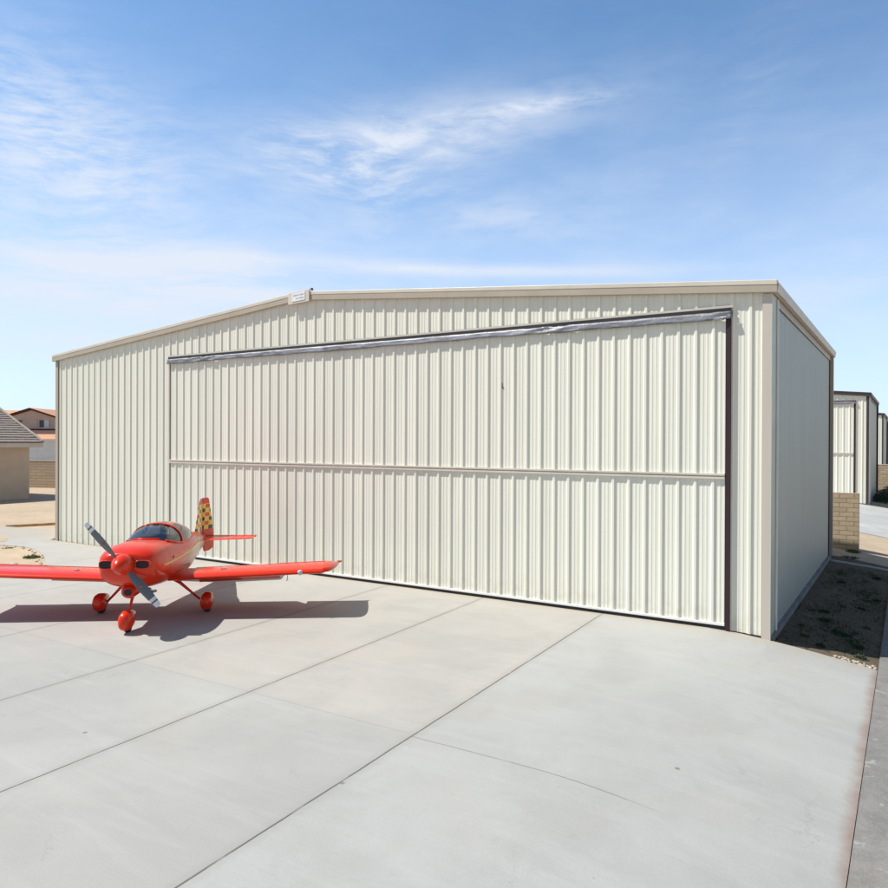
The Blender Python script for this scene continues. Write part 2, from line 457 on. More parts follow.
# left part of the paving: an irregular path around a sand bed
def poly_sheet(name, pts, z, mat, skirt=.0, holes=()):
    bm = bmesh.new()
    es = []
    for loop in (pts,) + tuple(holes):
        vs = [bm.verts.new((x, y, z)) for x, y in loop]
        es += [bm.edges.new((vs[i], vs[(i + 1) % len(vs)])) for i in range(len(vs))]
    bmesh.ops.triangle_fill(bm, use_beauty=True, use_dissolve=False, edges=es)
    if skirt:
        r = bmesh.ops.extrude_edge_only(bm, edges=es)
        for v in [g for g in r['geom'] if isinstance(g, bmesh.types.BMVert)]: v.co.z -= skirt
    bmesh.ops.recalc_face_normals(bm, faces=bm.faces)
    me = bpy.data.meshes.new(name); bm.to_mesh(me); bm.free(); me.materials.append(mat)
    o = bpy.data.objects.new(name, me); C.objects.link(o)
    return tag(site(o), kind='structure')

def smooth_loop(pts, n=6):
    out = []; k = len(pts)
    for i in range(k):
        p0, p1, p2, p3 = (Vector(pts[(i + d) % k]) for d in (-1, 0, 1, 2))
        for j in range(n):
            t = j / n
            q = .5 * ((2 * p1) + (p2 - p0) * t + (2 * p0 - 5 * p1 + 4 * p2 - p3) * t * t + (3 * p1 - p0 - 3 * p2 + p3) * t ** 3)
            out.append((q.x, q.y))
    return out
island = smooth_loop([(-26.5, -3.2), (-23.5, -2.3), (-22.0, -1.56), (-20.6, -1.4), (-18.9, -1.95), (-17.45, -2.75), (-17.0, -3.4), (-17.3, -4.3), (-19.5, -5.6), (-23, -6.6), (-26.5, -6.2)])
poly_sheet('path', [(-60, -40), (-15.204, -40), (-15.204, -.02), (-21.9, -.02), (-22.8, .9), (-24.0, 1.43), (-25.7, 1.38), (-27.3, 1.1), (-32, 0.2), (-38, -.8), (-60, -2.5)], .001, M['concrete'], .1, holes=(island,))
poly_sheet('sand_bed', [(Vector(p) * .999 + Vector((-.02, -.004))).to_tuple() for p in island], -.012, M['sand'])
patch = smooth_loop([(-25.5, -.6), (-23.9, -.45), (-23.0, -.85), (-22.7, -1.2), (-24, -1.5), (-25.8, -1.4)])
poly_sheet('sand_patch', patch, .006, M['sand'])
# raised edging along the side wall's foot and the strip crossing the dirt bed
kb = MB()
for i in range(8):
    a, b_ = .10 + i * .19, .10 + (i + 1) * .19
    kb.hexa([(a, 10.35 + a * .3, drop(a) - .1), (b_, 10.35 + b_ * .3, drop(b_) - .1), (b_, 10.5 + b_ * .3, drop(b_) - .1), (a, 10.5 + a * .3, drop(a) - .1),
             (a, 10.35 + a * .3, drop(a) + .0), (b_, 10.35 + b_ * .3, drop(b_) + .0), (b_, 10.5 + b_ * .3, drop(b_) + .0), (a, 10.5 + a * .3, drop(a) + .0)])
tag(site(kb.build('kerb', M['concrete2'])), kind='structure')

# ------------------------------------------------------------------ hangar
W, D, H, RX = 21.54, 11.15, 5.87, -10.77
SL = .0853
PITCH = .305
def corrugated(mb, x0, x1, zb, zt, off, depth=.027, flip=None, bevelled=True):
    """rib profile facing -y between x0 and x1; flip maps (x,y,z)"""
    pts = []
    k0 = math.floor(x0 / PITCH) - 1; k1 = math.ceil(x1 / PITCH) + 1
    for k in range(k0, k1 + 1):
        c = k * PITCH
        for dx, d in ((-.046, 0), (-.02, depth), (.02, depth), (.046, 0), (.095, 0), (.105, .004), (.125, .004), (.135, 0), (.17, 0), (.18, .004), (.20, .004), (.21, 0)):
            pts.append((c + dx, d))
    def dep(x):
        for (a, da), (b_, db) in zip(pts, pts[1:]):
            if a <= x <= b_ and b_ > a: return da + (db - da) * (x - a) / (b_ - a)
        return 0
    pr = [(x0, dep(x0))] + [p for p in pts if x0 + 1e-4 < p[0] < x1 - 1e-4] + [(x1, dep(x1))]
    F = flip or (lambda x, y, z: (x, y, z))
    for (a, da), (b_, db) in zip(pr, pr[1:]):
        mb.face(F(a, off - da, zb(a)), F(b_, off - db, zb(b_)), F(b_, off - db, zt(b_)), F(a, off - da, zt(a)))

def rake(x): return H + .10 + SL * (abs(RX) - abs(x - RX))

def build_hangar(trim, trim_l, label, seal):
    h = empty('hangar')
    site(h)
    tag(h, label, 'hangar', 'corrugated steel hangars in a row')
    L, Rr = -15.85, -.61
    DT = 5.66
    # front wall around the door
    mb = MB()
    corrugated(mb, -W, L - .0, lambda x: .0, lambda x: rake(x) - .02, 0)
    corrugated(mb, Rr, 0 - .0, lambda x: drop(x) * .5, lambda x: rake(x) - .02, 0)
    corrugated(mb, L, Rr, lambda x: DT - .15, lambda x: rake(x) - .02, 0)
    mb.face((-W, .12, -.1), (0, .12, -.1), (0, .12, H), (RX, .12, H + .9), (-W, .12, H))
    mb.build('front_wall', M['wall'], h, merge=False)
    # side walls (right one faces +x)
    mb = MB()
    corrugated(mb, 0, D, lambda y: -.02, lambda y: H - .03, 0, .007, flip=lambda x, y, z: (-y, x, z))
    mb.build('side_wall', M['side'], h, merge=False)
    mb = MB()
    corrugated(mb, 0, D, lambda y: -.02, lambda y: H - .03, 0, .022, flip=lambda x, y, z: (-W + y, x, z))
    mb.build('side_wall', M['wall'], h, merge=False)
    mb = MB()
    corrugated(mb, -W, 0, lambda x: -.02, lambda x: rake(x) - .02, 0, flip=lambda x, y, z: (x, D - y, z))
    mb.build('rear_wall', M['wall'], h, merge=False)
    # foundation
    mb = MB()
    mb.box((-W + .02, .03, -.6), (-.0 + .075, D - .02, -.02))
    mb.box((-.55, -.03, -.4), (.075, .025, -.09))
    mb.build('foundation', paint('footing', (.22, .21, .21), .9, .2), h)
    # roof
    mb = MB()
    for s in (-1, 1):
        xe = RX + s * (W / 2 + .10)
        ze = H + .07; zr = H + .10 + SL * abs(RX) - .01
        a = [(RX, -.10, zr), (xe, -.10, ze), (xe, D + .1, ze), (RX, D + .1, zr)]
        mb.hexa([(p[0], p[1], p[2] - .05) for p in a] + [(p[0], p[1], p[2] + .03) for p in a])
        n = int(D / .305)
        for i in range(n + 1):
            y = -.08 + i * .305
            q = [(RX, y, zr + .03), (xe, y, ze + .03), (xe, y + .05, ze + .03), (RX, y + .05, zr + .03)]
            mb.hexa([(p[0], p[1], p[2]) for p in q] + [(p[0], p[1], p[2] + .03) for p in q])
    mb.build('roof', M['roof'], h)
    mb = MB()
    zr = H + .10 + SL * abs(RX)
    mb.hexa([(RX - .25, -.12, zr - .0), (RX + .25, -.12, zr), (RX + .25, D + .12, zr), (RX - .25, D + .12, zr),
             (RX - .06, -.12, zr + .07), (RX + .06, -.12, zr + .07), (RX + .06, D + .12, zr + .07), (RX - .06, D + .12, zr + .07)])
    mb.build('ridge_cap', M['roof'], h)
    # rake trim: a light lip above a deeper beige band, front and back
    for yy, sg in ((0, -1), (D, 1)):
        for s in (-1, 1):
            mb = MB(); mb2 = MB()
            xa, xb = RX, RX + s * (W / 2 + .13)
            za, zb_ = H + .21 + SL * abs(RX), H + .20 - SL * .13
            def band(m_, y0, y1, t0, t1):
                p = [(xa, y0), (xb, y0), (xb, y1), (xa, y1)]
                zz = [za, zb_, zb_, za]
                m_.hexa([(q[0], q[1], z_ - t1) for q, z_ in zip(p, zz)] + [(q[0], q[1], z_ - t0) for q, z_ in zip(p, zz)])
            y_in = yy + sg * .0
            band(mb, yy + sg * .125, yy - sg * .02, .0, .09)
            band(mb2, yy + sg * .118, yy + sg * .037, .092, .215)
            mb.build('rake_lip', trim_l, h, bevel=.012)
            mb2.build('rake_trim', trim, h, bevel=.006)
    # eave gutters
    for s, xe in ((1, 0.), (-1, -W)):
        mb = MB()
        pr = [(.03, .0), (.03, -.10), (.05, -.125), (.13, -.125), (.145, -.06), (.155, .02), (.14, .02), (.13, -.055), (.12, -.11), (.055, -.11), (.045, .0)]
        rings = [[(xe + s * a, y, H + .115 + b_) for a, b_ in pr] for y in (-.10, D + .10)]
        mb.loft(rings)
        mb.build('gutter', trim_l, h)
        mb = MB(); mb.box((xe + s * .024, -.03, H - .15), (xe + s * .036, D + .03, H + .05)) if s > 0 else mb.box((xe - .036, -.03, H - .15), (xe - .024, D + .03, H + .05))
        mb.build('eave_trim', trim, h)
    # corner trims
    mb = MB(); mb.box((-.105, -.046, -.10), (.030, -.036, H - .025)); mb.box((-.113, -.044, -.02), (-.106, -.0, H - .03))
    mb.build('corner_trim', M['corner'] if trim_l is not trim else trim, h)
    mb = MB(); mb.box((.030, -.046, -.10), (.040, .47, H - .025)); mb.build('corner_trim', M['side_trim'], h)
    mb = MB(); mb.box((.041, .45, -.02), (.075, .50, H - .05)); mb.build('downpipe', M['white'], h, bevel=.01)
    mb = MB(); mb.box((-W - .04, -.046, .0), (-W + .10, -.036, H - .025)); mb.box((-W - .04, -.036, .0), (-W - .03, .2, H - .025))
    mb.build('corner_trim', trim, h)
    mb = MB(); mb.box((.030, D - .30, -.10), (.040, D + .03, H - .025)); mb.box((-.2, D + .025, -.1), (.03, D + .04, H))
    mb.build('corner_trim', trim, h)
    mb = MB(); mb.box((.042, D - .24, -.05), (.115, D - .16, H - .02))
    mb.build('downpipe', trim, h)
    # bifold door
    d0 = -.028
    HG = 2.70
    mb = MB(); mb.box((L + .01, d0 + .004, .07), (Rr - .09, d0 + .02, DT - .03))
    door = mb.build('door', M['seal'], h)
    mb = MB(); corrugated(mb, L + .05, Rr - .105, lambda x: HG + .045, lambda x: DT - .10, d0)
    mb.build('upper_leaf', M['door'], door, merge=False)
    mb = MB(); corrugated(mb, L + .05, Rr - .105, lambda x: .10, lambda x: HG - .045, d0)
    mb.build('lower_leaf', M['door'], door, merge=False)
    mb = MB(); mb.box((L + .03, d0 - .05, HG - .05), (Rr - .10, d0 - .003, HG - .012)); mb.box((L + .03, d0 - .058, HG + .012), (Rr - .10, d0 - .003, HG + .05)); mb.box((L + .03, d0 - .03, HG - .012), (Rr - .10, d0 - .003, HG + .012))
    mb.build('hinge_rail', M['rail'], door, bevel=.004)
    mb = MB(); mb.box((L + .03, d0 - .045, .065), (Rr - .095, d0 - .003, .108))
    mb.build('bottom_trim', M['white'], door, bevel=.004)
    mb = MB(); mb.box((L, d0 - .02, .0), (Rr - .02, d0 + .025, .062))
    mb.build('bottom_seal', M['black'], door)
    mb = MB(); mb.box((-5.19, d0 - .012, 4.44), (-5.14, d0 - .003, 4.52)); mb.box((-5.165, d0 - .012, 4.40), (-5.12, d0 - .003, 4.438))
    if trim_l is not trim: mb.build('scuff_mark', M['trim_dark'], door)
    mb = MB(); mb.box((L - .02, d0 - .03, .065), (L + .03, d0 + .03, DT - .17))
    mb.build('side_trim', M['rail'], door)
    mb = MB(); mb.box((Rr - .088, d0 - .042, .0), (Rr - .012, d0 + .02, DT - .16))
    mb.build('side_seal', seal, door)
    mb = MB(); mb.box((Rr - .008, -.046, .0), (Rr + .012, -.002, DT - .1))
    mb.build('door_jamb', M['rail'], h)
    # loose vinyl flap over the door head: wavy strip
    rnd = random.Random(5)
    mb = MB(); n = 260; rows = 5
    grid = []
    ph = [rnd.uniform(0, 6) for _ in range(6)]
    for i in range(n + 1):
        x = L - .03 + (Rr + .02 - (L - .03)) * i / n
        sag = .006 * math.sin(x * .9 + ph[0]) + .004 * math.sin(x * 2.3 + ph[1])
        col = []
        crumple = .003 + .02 * math.exp(-((x + 14.3) / .6) ** 2) + .018 * math.exp(-((x + 4.0) / .5) ** 2) + .03 * math.exp(-((x + .75) / .18) ** 2)
        for j in range(rows):
            v = j / (rows - 1)
            y = d0 - .052 - .028 * v + crumple * (math.sin(x * 9 + j * 1.7 + ph[2]) * .6 + math.sin(x * 23 + j * 2.9 + ph[3]) * .4)
            z = DT - .062 - (.135 + sag) * v + (.005 * math.sin(x * 5 + ph[4]) if j else 0)
            col.append((x, y, z))
        grid.append(col)
    for i in range(n):
        for j in range(rows - 1):
            mb.face(grid[i][j], grid[i + 1][j], grid[i + 1][j + 1], grid[i][j + 1])
    mb.build('header_flap', M['foil'], door, smooth=True, solidify=.004)
    mb = MB(); mb.box((L - .0, d0 - .048, DT - .07), (Rr - .01, -.036, DT + .0))
    mb.build('header_bar', M['black'], door)
    mb = MB(); mb.box((L - .02, -.05, DT + .004), (Rr + .02, -.0362, DT + .045))
    mb.build('header_trim', M['rail'], h)
    return h

h1 = build_hangar(M['trim'], M['trim_light'], 'large cream corrugated hangar with beige trim behind the red aeroplane', M['seal'])
dark = paint('charcoal_trim', (.045, .035, .038), .5, .1)
h2 = build_hangar(dark, dark, 'second cream hangar with dark trim, just beyond the nearest tan block wall', M['seal'])
h2.location = S(.1, 33.0); 
h3 = copy_tree(h2); h3.location = S(-.1, 66)
h3['label'] = 'third hangar in the row, small and half hidden behind the dark trimmed second one'
h4 = copy_tree(h2); h4.location = S(-.4, 98)
h4['label'] = 'farthest hangar, a thin sliver at the right edge of the row'
for o_, s in ((h2, 1), (h3, 1), (h4, 1)): o_.rotation_euler = (0, 0, YAW)

# ridge placard on the rake
sg = empty('sign')
tag(sg, 'small white placard on beige plate at the hangar ridge', 'sign')
site(sg)
zr = H + .10 + SL * abs(RX)
mb = MB(); mb.hexa([(-11.12, -.155, zr - .20), (-10.42, -.155, zr - .17), (-10.42, -.127, zr - .17), (-11.12, -.127, zr - .20),
                    (-11.12, -.155, zr + .085), (-10.42, -.155, zr + .125), (-10.42, -.127, zr + .125), (-11.12, -.127, zr + .085)])
mb.build('plate', M['trim_light'], sg, bevel=.006)
mb = MB(); mb.hexa([(-10.98, -.165, zr - .14), (-10.55, -.165, zr - .12), (-10.55, -.157, zr - .12), (-10.98, -.157, zr - .14),
                    (-10.98, -.165, zr + .055), (-10.55, -.165, zr + .085), (-10.55, -.157, zr + .085), (-10.98, -.157, zr + .055)])
placard = mb.build('placard', M['white'], sg)
mb = MB()
rnd = random.Random(2)
for row, (zz, xs, xe) in enumerate(((.015, -10.94, -10.62), (-.065, -10.85, -10.59))):
    x = xs
    while x < xe:
        w = rnd.uniform(.012, .035); hh = rnd.uniform(.022, .04)
        z0 = zr + zz + (x + 10.77) * .05
        mb.box((x, -.168, z0 - hh / 2), (x + w, -.1655, z0 + hh / 2)); x += w + rnd.choice((.008, .008, .03))
mb.build('lettering', paint('faded_blue_ink', (.42, .45, .56), .6, .1), placard)
mb = MB(); mb.box((-10.40, -.13, zr + .095), (-10.35, -.08, zr + .15))
mb.build('bracket', M['trim_dark'], sg)

# ------------------------------------------------------------------ block walls
def block_wall(pts, hgt, th, mat, label, yaw=YAW, loc=None, zb=-.4, cap=True):
    o = empty('block_wall', loc or (AX, AY, 0), yaw)
    tag(o, label, 'wall')
    mb = MB(); x0, x1, y = pts
    mb.box((x0, y, zb), (x1, y + th, hgt)); mb.build('masonry', mat, o, bevel=.006)
    if cap:
        mb = MB(); mb.box((x0 - .0, y - .015, hgt + .002), (x1 + .015, y + th + .015, hgt + .055)); mb.build('capping', paint('cap_block', (.56, .48, .38), .85, .08), o, bevel=.006)
    return o
block_wall((-21, .66, 13.55), 1.67, .2, M['block'], 'tan block wall end right behind the near hangar', cap=False)
block_wall((-19, 3.6, 46.6), 1.75, .2, M['block'], 'tan block wall far right behind the second hangar, crossed by its shadow')
block_wall((-20, 12, 0), 1.80, .2, M['block_far'], 'long pale tan block wall behind the stucco house at left', yaw=R(-12), loc=(-28, 51.4, 0))

# ------------------------------------------------------------------ left small house (its long side, local x = 0, faces the apron)
hs = empty('house', S(-40.2, 9.2), YAW)
tag(hs, 'single storey tan stucco house with grey tiled roof at left edge', 'house')
mb = MB(); mb.box((-10, -13, -.3), (0, 0, 2.92))
mb.face((-10, 0, 2.9), (0, 0, 2.9), (-5, 0, 4.95)); mb.face((-10, -13, 2.9), (0, -13, 2.9), (-5, -13, 4.95))
mb.build('wall', M['stucco'], hs)
mb = MB(); mb.box((.002, -4.6, .03), (.03, -1.72, 2.30))
dr = mb.build('garage_door', M['white'], hs)
for k in range(4):
    mb = MB(); mb.box((.032, -4.5, .10 + k * .55), (.045, -1.8, .60 + k * .55))
    mb.build('door_panel', M['white'], dr, bevel=.008)
PT = .42
mb = MB()
for s in (-1, 1):
    xe = -5 + s * 5.5
    q = [(-5, .5, 3.13 + 5.5 * PT), (xe, .5, 3.13), (xe, -13.5, 3.13), (-5, -13.5, 3.13 + 5.5 * PT)]
    mb.hexa([(p[0], p[1], p[2] - .12) for p in q] + q)
    n = 17                                                   # courses of flat tiles, each lapping the one below
    for k in range(n):
        u0 = k / n; u1 = (k + 1) / n
        xa = -5 + s * 5.53 * (1 - u0); xb = -5 + s * 5.53 * (1 - u1)
        za = 3.13 + 5.5 * PT * u0; zb_ = 3.13 + 5.5 * PT * u1
        rr = random.Random(k + 50 * s)
        y = .53
        while y > -13.5:
            y2 = max(-13.53, y - .42); dz = rr.uniform(0, .012)
            mb.hexa([(xa, y - .008, za + .01), (xb, y - .008, zb_ + .005), (xb, y2, zb_ + .005), (xa, y2, za + .01),
                     (xa, y - .008, za + .065 + dz), (xb, y - .008, zb_ + .015), (xb, y2, zb_ + .015), (xa, y2, za + .065 + dz)])
            y = y2
rf = mb.build('roof', M['tile_grey'], hs, merge=False)
mb = MB()
for s in (-1, 1):
    xe = -5 + s * 5.52
    q = [(-5, .56, 3.20 + 5.5 * PT), (xe, .56, 3.20), (xe, .40, 3.20), (-5, .40, 3.20 + 5.5 * PT)]
    mb.hexa([(p[0], p[1], p[2] - .0) for p in q] + [(p[0], p[1], p[2] + .05) for p in q])
mb.build('rake_tile', paint('rake_tile', (.34, .29, .24), .85, .1), rf)
mb = MB(); mb.box((.503, -13.5, 2.86), (.545, .5, 3.10)); mb.box((-10.545, -13.5, 2.86), (-10.503, .5, 3.10))
mb.build('fascia', paint('tan_fascia', (.58, .50, .42), .7, .05), hs)

# ------------------------------------------------------------------ far two storey house
fh = empty('house', (-55.7, 100, 0), R(2))
tag(fh, 'pale two storey house with orange tiled gable roof, far behind the block wall', 'house')
mb = MB(); mb.box((-3.25, 0, 0), (2.9, 12, 6.3)); mb.face((-3.25, 0, 6.3), (2.9, 0, 6.3), (-.15, 0, 7.28)); mb.face((-3.25, 12, 6.3), (2.9, 12, 6.3), (-.15, 12, 7.28))
mb.box((-14, 2.5, 0), (-3.253, 11, 6.35))
mb.build('upper_wall', M['stucco_pale'], fh)
mb = MB()
for s in (-1, 1):
    xe = -.15 + s * 3.55; 
    q = [(-.15, -.5, 7.45), (xe, -.5, 6.30), (xe, 12.5, 6.30), (-.15, 12.5, 7.45)]
    mb.hexa(q + [(p[0], p[1], p[2] + .14) for p in q])
mb.face((-15, 1.9, 6.4), (-3.0, 1.9, 6.4), (-.3, 6.7, 7.5), (-15, 6.7, 7.5)); mb.face((-15, 11.5, 6.4), (-3.0, 11.5, 6.4), (-.3, 6.7, 7.5), (-15, 6.7, 7.5))
mb.build('roof', M['tile_orange'], fh)
mb = MB()
for s in (-1, 1):
    xe = -.15 + s * 3.6
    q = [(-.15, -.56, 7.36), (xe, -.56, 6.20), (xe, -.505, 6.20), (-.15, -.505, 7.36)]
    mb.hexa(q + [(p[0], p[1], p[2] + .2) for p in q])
mb.build('bargeboard', M['tile_shade_brown'], fh)
for x0, x1 in ((-2.65, -1.4), (.95, 2.3)):
    mb = MB(); mb.box((x0, -.03, 4.95), (x1, -.002, 5.95)); w_ = mb.build('window', M['window_dark'], fh)
    mb = MB(); mb.box(((x0 + x1) / 2 - .04, -.06, 4.95), ((x0 + x1) / 2 + .04, -.031, 5.95)); mb.box((x0 - .08, -.07, 4.85), (x1 + .08, -.001, 4.945)); mb.box((x0, -.06, 5.953), (x1, -.001, 6.0))
    if x0 > 0: mb.box(((x0 + x1) / 2 + .05, -.028, 4.97), (x1 - .05, -.0305, 5.93))
    mb.build('frame', M['stucco_white'], w_)
mb = MB()
for a, b_, c, d in ((-1.25, -1.18, 4.8, 6.05), (.62, .69, 4.8, 6.05), (-1.25, .69, 6.053, 6.11)): mb.box((a, -.05, c), (b_, -.002, d))
mb.build('panel_moulding', M['stucco'], fh)
mb = MB(); mb.box((-3.5, -5, 0), (14, -.003, 3.2)); mb.build('lower_wall', M['stucco_white'], fh)
mb = MB(); q = [(-3.9, -5.5, 3.25), (14.4, -5.5, 3.25), (14.4, -2.6, 3.9), (-3.9, -2.6, 3.9)]
mb.hexa(q + [(p[0], p[1], p[2] + .12) for p in q]); mb.build('lower_roof', M['tile_orange'], fh)
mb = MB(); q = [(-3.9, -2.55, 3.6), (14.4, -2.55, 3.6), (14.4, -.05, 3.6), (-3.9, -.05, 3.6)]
mb.hexa(q + [(q[0][0], q[0][1], 3.95), (q[1][0], q[1][1], 3.95), (q[2][0], q[2][1], 4.75), (q[3][0], q[3][1], 4.75)]); mb.build('upper_lean_roof', M['tile_shade_brown'], fh)  # roof band lying in shadow, its shade carried by the tile colour
mb = MB(); mb.box((-3.9, -5.56, 3.08), (14.4, -5.502, 3.30)); mb.build('fascia', M['stucco_white'], fh)

# ------------------------------------------------------------------ trees far behind
def tree(loc, hgt, rad, label, seed, lf):
    rnd = random.Random(seed); t = empty('tree', loc); tag(t, label, 'tree')
    mb = MB(); mb.tube([(0, 0, -.2), (.1, 0, hgt * .4), (.05, .1, hgt * .75)], [.22, .16, .07], 8)
    for k in range(5):
        a = rnd.uniform(0, 6.28); mb.tube([(.1, 0, hgt * .45), (math.cos(a) * rad * .6, math.sin(a) * rad * .6, hgt * .78)], [.08, .03], 6)
    mb.build('trunk', M['bark'], t)
    mb = MB()
    for cl in range(26):
        c = Vector((rnd.gauss(0, .45) * rad, rnd.gauss(0, .45) * rad, hgt * .78 + rnd.gauss(0, .3) * rad))
        for k in range(90):
            p = c + Vector((rnd.gauss(0, .16), rnd.gauss(0, .16), rnd.gauss(0, .12))) * rad
            s = rnd.uniform(.05, .11); d1 = Vector((rnd.gauss(0, 1), rnd.gauss(0, 1), rnd.gauss(0, 1))).normalized() * s
            d2 = d1.orthogonal().normalized() * s * .6
            mb.face(p - d1, p + d2, p + d1, p - d2)
    mb.build('crown', lf, t, merge=False)
tree((-64.2, 112, 0), 8.0, 1.3, 'small dark tree top showing over the orange roof at left', 4, M['leaf_dark'])

# ------------------------------------------------------------------ weeds, shrubs, stones
def tuft_mb(rnd, r, hgt, n):
    mb = MB()
    for k in range(n):
        a = rnd.uniform(0, 6.28); rr = r * math.sqrt(rnd.random()); p = Vector((math.cos(a) * rr, math.sin(a) * rr, 0))
        b_ = rnd.uniform(0, 6.28); hh = hgt * rnd.uniform(.4, 1) * (1 - .5 * rr / r); w = rnd.uniform(.005, .012)
        lean = Vector((math.cos(b_), math.sin(b_), 0)) * hh * rnd.uniform(.3, .9); sd = Vector((-math.sin(b_), math.cos(b_), 0)) * w
        mid = p + lean * .4 + Vector((0, 0, hh * .7)); tip = p + lean + Vector((0, 0, hh))
        mb.face(p - sd, p + sd, mid + sd, mid - sd); mb.face(mid - sd, mid + sd, tip)
    return mb
def weed(x, y, r, hgt, n, label, seed, z=None, mat='leaf', group=None, name='weed'):
    rnd = random.Random(seed)
    o = tuft_mb(rnd, r, hgt, n).build(name, M[mat], merge=False)
    o.location = S(x, y, (drop(x) - .05) if z is None else z); o.rotation_euler = (0, 0, rnd.uniform(0, 6))
    tag(o, label, name, group); return o
WG = 'weeds in the shaded dirt beside the hangar'
WL = 'low green weed growing in the shaded dirt strip beside the hangar'
rw = random.Random(11)
for i, (x, y, r) in enumerate(((1.22, 5.6, .16), (1.4, 5.9, .12), (1.0, 1.75, .16), (1.12, 1.5, .2), (.9, 1.95, .12), (1.25, 1.2, .13), (1.32, 2.9, .1), (.55, 3.4, .12), (.62, 2.6, .14), (.45, 1.0, .09), (.8, 4.3, .1), (1.15, 4.6, .12), (.3, 1.7, .08), (.75, .6, .08), (1.35, .55, .1), (1.05, 8.2, .14), (1.3, 9.0, .12), (.6, 7.2, .1))):
    weed(x, y, r, rw.uniform(.06, .12), int(900 * r), WL, 20 + i, mat='leaf_dark' if i % 3 else 'leaf', group=WG)
rnd = random.Random(99); gm = MB()
cen = [(rnd.uniform(.2, 1.5), rnd.uniform(.3, 10), rnd.uniform(.08, .35)) for _ in range(60)]
for cx_, cy_, cr_ in cen:
    for k in range(int(420 * cr_)):
        x = min(1.58, max(.1, rnd.gauss(cx_, cr_ * .6))); y = rnd.gauss(cy_, cr_ * 1.3)
        if y < .1 or y > 10.1: continue
        b_ = rnd.uniform(0, 6.28); hh = rnd.uniform(.012, .05); w = rnd.uniform(.006, .016)
        dx, dy = math.cos(b_), math.sin(b_); z = drop(x) - .045
        gm.face((x - dy * w, y + dx * w, z), (x + dy * w, y - dx * w, z), (x + dx * hh, y + dy * hh, z + hh))
tag(site(gm.build('ground_cover', M['leaf_dark'], merge=False)), 'thin low green growth scattered over the shaded dirt', 'ground cover', kind='stuff')
weed(-18.75, -2.35, .22, .14, 260, 'bright green weed tuft in the sand bed left of the aeroplane', 60, z=-.02)
weed(-21.2, -1.75, .18, .05, 120, 'flat dull weed at the upper edge of the sand bed', 61, z=-.02, mat='leaf_dark')
weed(.50, 13.25, .22, .12, 300, 'green tuft at the foot of the tan block wall end', 62)
weed(.42, 11.8, .35, .06, 300, 'dark low weeds in shadow between hangar corner and block wall', 63, mat='leaf_dark')
weed(-21.0, -4.0, .15, .05, 90, 'tiny dry weed in the middle of the sand bed', 64, z=-.02, mat='leaf_dark')
def shrub(x, y, r, hgt, label, seed, group):
    rnd = random.Random(seed); o = empty('shrub', S(x, y, drop(x) - .05)); tag(o, label, 'shrub', group)
    mb = MB()
    for k in range(6):
        a = rnd.uniform(0, 6.28); mb.tube([(0, 0, 0), (math.cos(a) * r * .6, math.sin(a) * r * .6, hgt * .7)], [.02, .008], 5)
    mb.build('stem', M['bark'], o)
    mb = MB()
    for k in range(1500):
        a = rnd.uniform(0, 6.28); rr = r * math.sqrt(rnd.random()); z = hgt * (1 - (rr / r) ** 2) ** .5 * rnd.uniform(.15, 1)
        p = Vector((math.cos(a) * rr, math.sin(a) * rr, z)); s = rnd.uniform(.03, .07)
        d1 = Vector((rnd.gauss(0, 1), rnd.gauss(0, 1), rnd.gauss(0, 1))).normalized() * s; d2 = d1.orthogonal().normalized() * s * .5
        mb.face(p - d1, p + d2, p + d1, p - d2)
    mb.build('foliage', M['leaf_dark'], o, merge=False)
SG = 'dark shrubs beside the second hangar'
for i, (x, y, r, h_) in enumerate(((.85, 37.2, .75, .75), (1.0, 39.6, .8, .8), (1.0, 42.0, .85, .8), (1.9, 38.4, .75, .65), (2.1, 41.2, .8, .7))):
    shrub(x, y, r, h_, 'low dark green shrub in the shade beside the second hangar', 80 + i, SG)

def stone(x, y, r, label, seed, z=None, group=None):
    rnd = random.Random(seed); bm = bmesh.new(); bmesh.ops.create_icosphere(bm, subdivisions=2, radius=r)
    for v in bm.verts:
        v.co *= rnd.uniform(.8, 1.15); v.co.z *= .65
    me = bpy.data.meshes.new('stone'); bm.to_mesh(me); bm.free(); me.materials.append(M['stone'])
    for p in me.polygons: p.use_smooth = True
    o = bpy.data.objects.new('stone', me); C.objects.link(o)
    o.location = S(x, y, (drop(x) - .036 if z is None else z) + r * .35); o.rotation_euler = (0, 0, rnd.uniform(0, 6))
    tag(o, label, 'stone', group)
GG = 'loose stones along the apron edge'
rg = random.Random(3)
for i in range(44):
    stone(rg.uniform(.98, 1.60), rg.uniform(.03, .26), rg.uniform(.012, .034), 'small pale stone lying along the back edge of the apron, right of the hangar', 200 + i, group=GG)
stone(-17.75, -3.35, .10, 'pale rounded stone near the tip of the sand bed', 300, z=-.012)
stone(-18.05, -3.2, .06, 'smaller stone left of the pale rounded one in the sand bed', 301, z=-.012)
EG = 'stones edging the sand bed'
for i in range(26):
    k = (i * 2 + 4) % len(island) if i < 20 else (i * 3) % len(island)
    px, py = island[(6 + i) % len(island)]
    stone(px * .999 - .06 + rg.uniform(-.1, .05), py - .10 + rg.uniform(-.08, .08), rg.uniform(.02, .05), 'small brownish stone along the edge of the sand bed at left', 320 + i, z=-.012, group=EG)

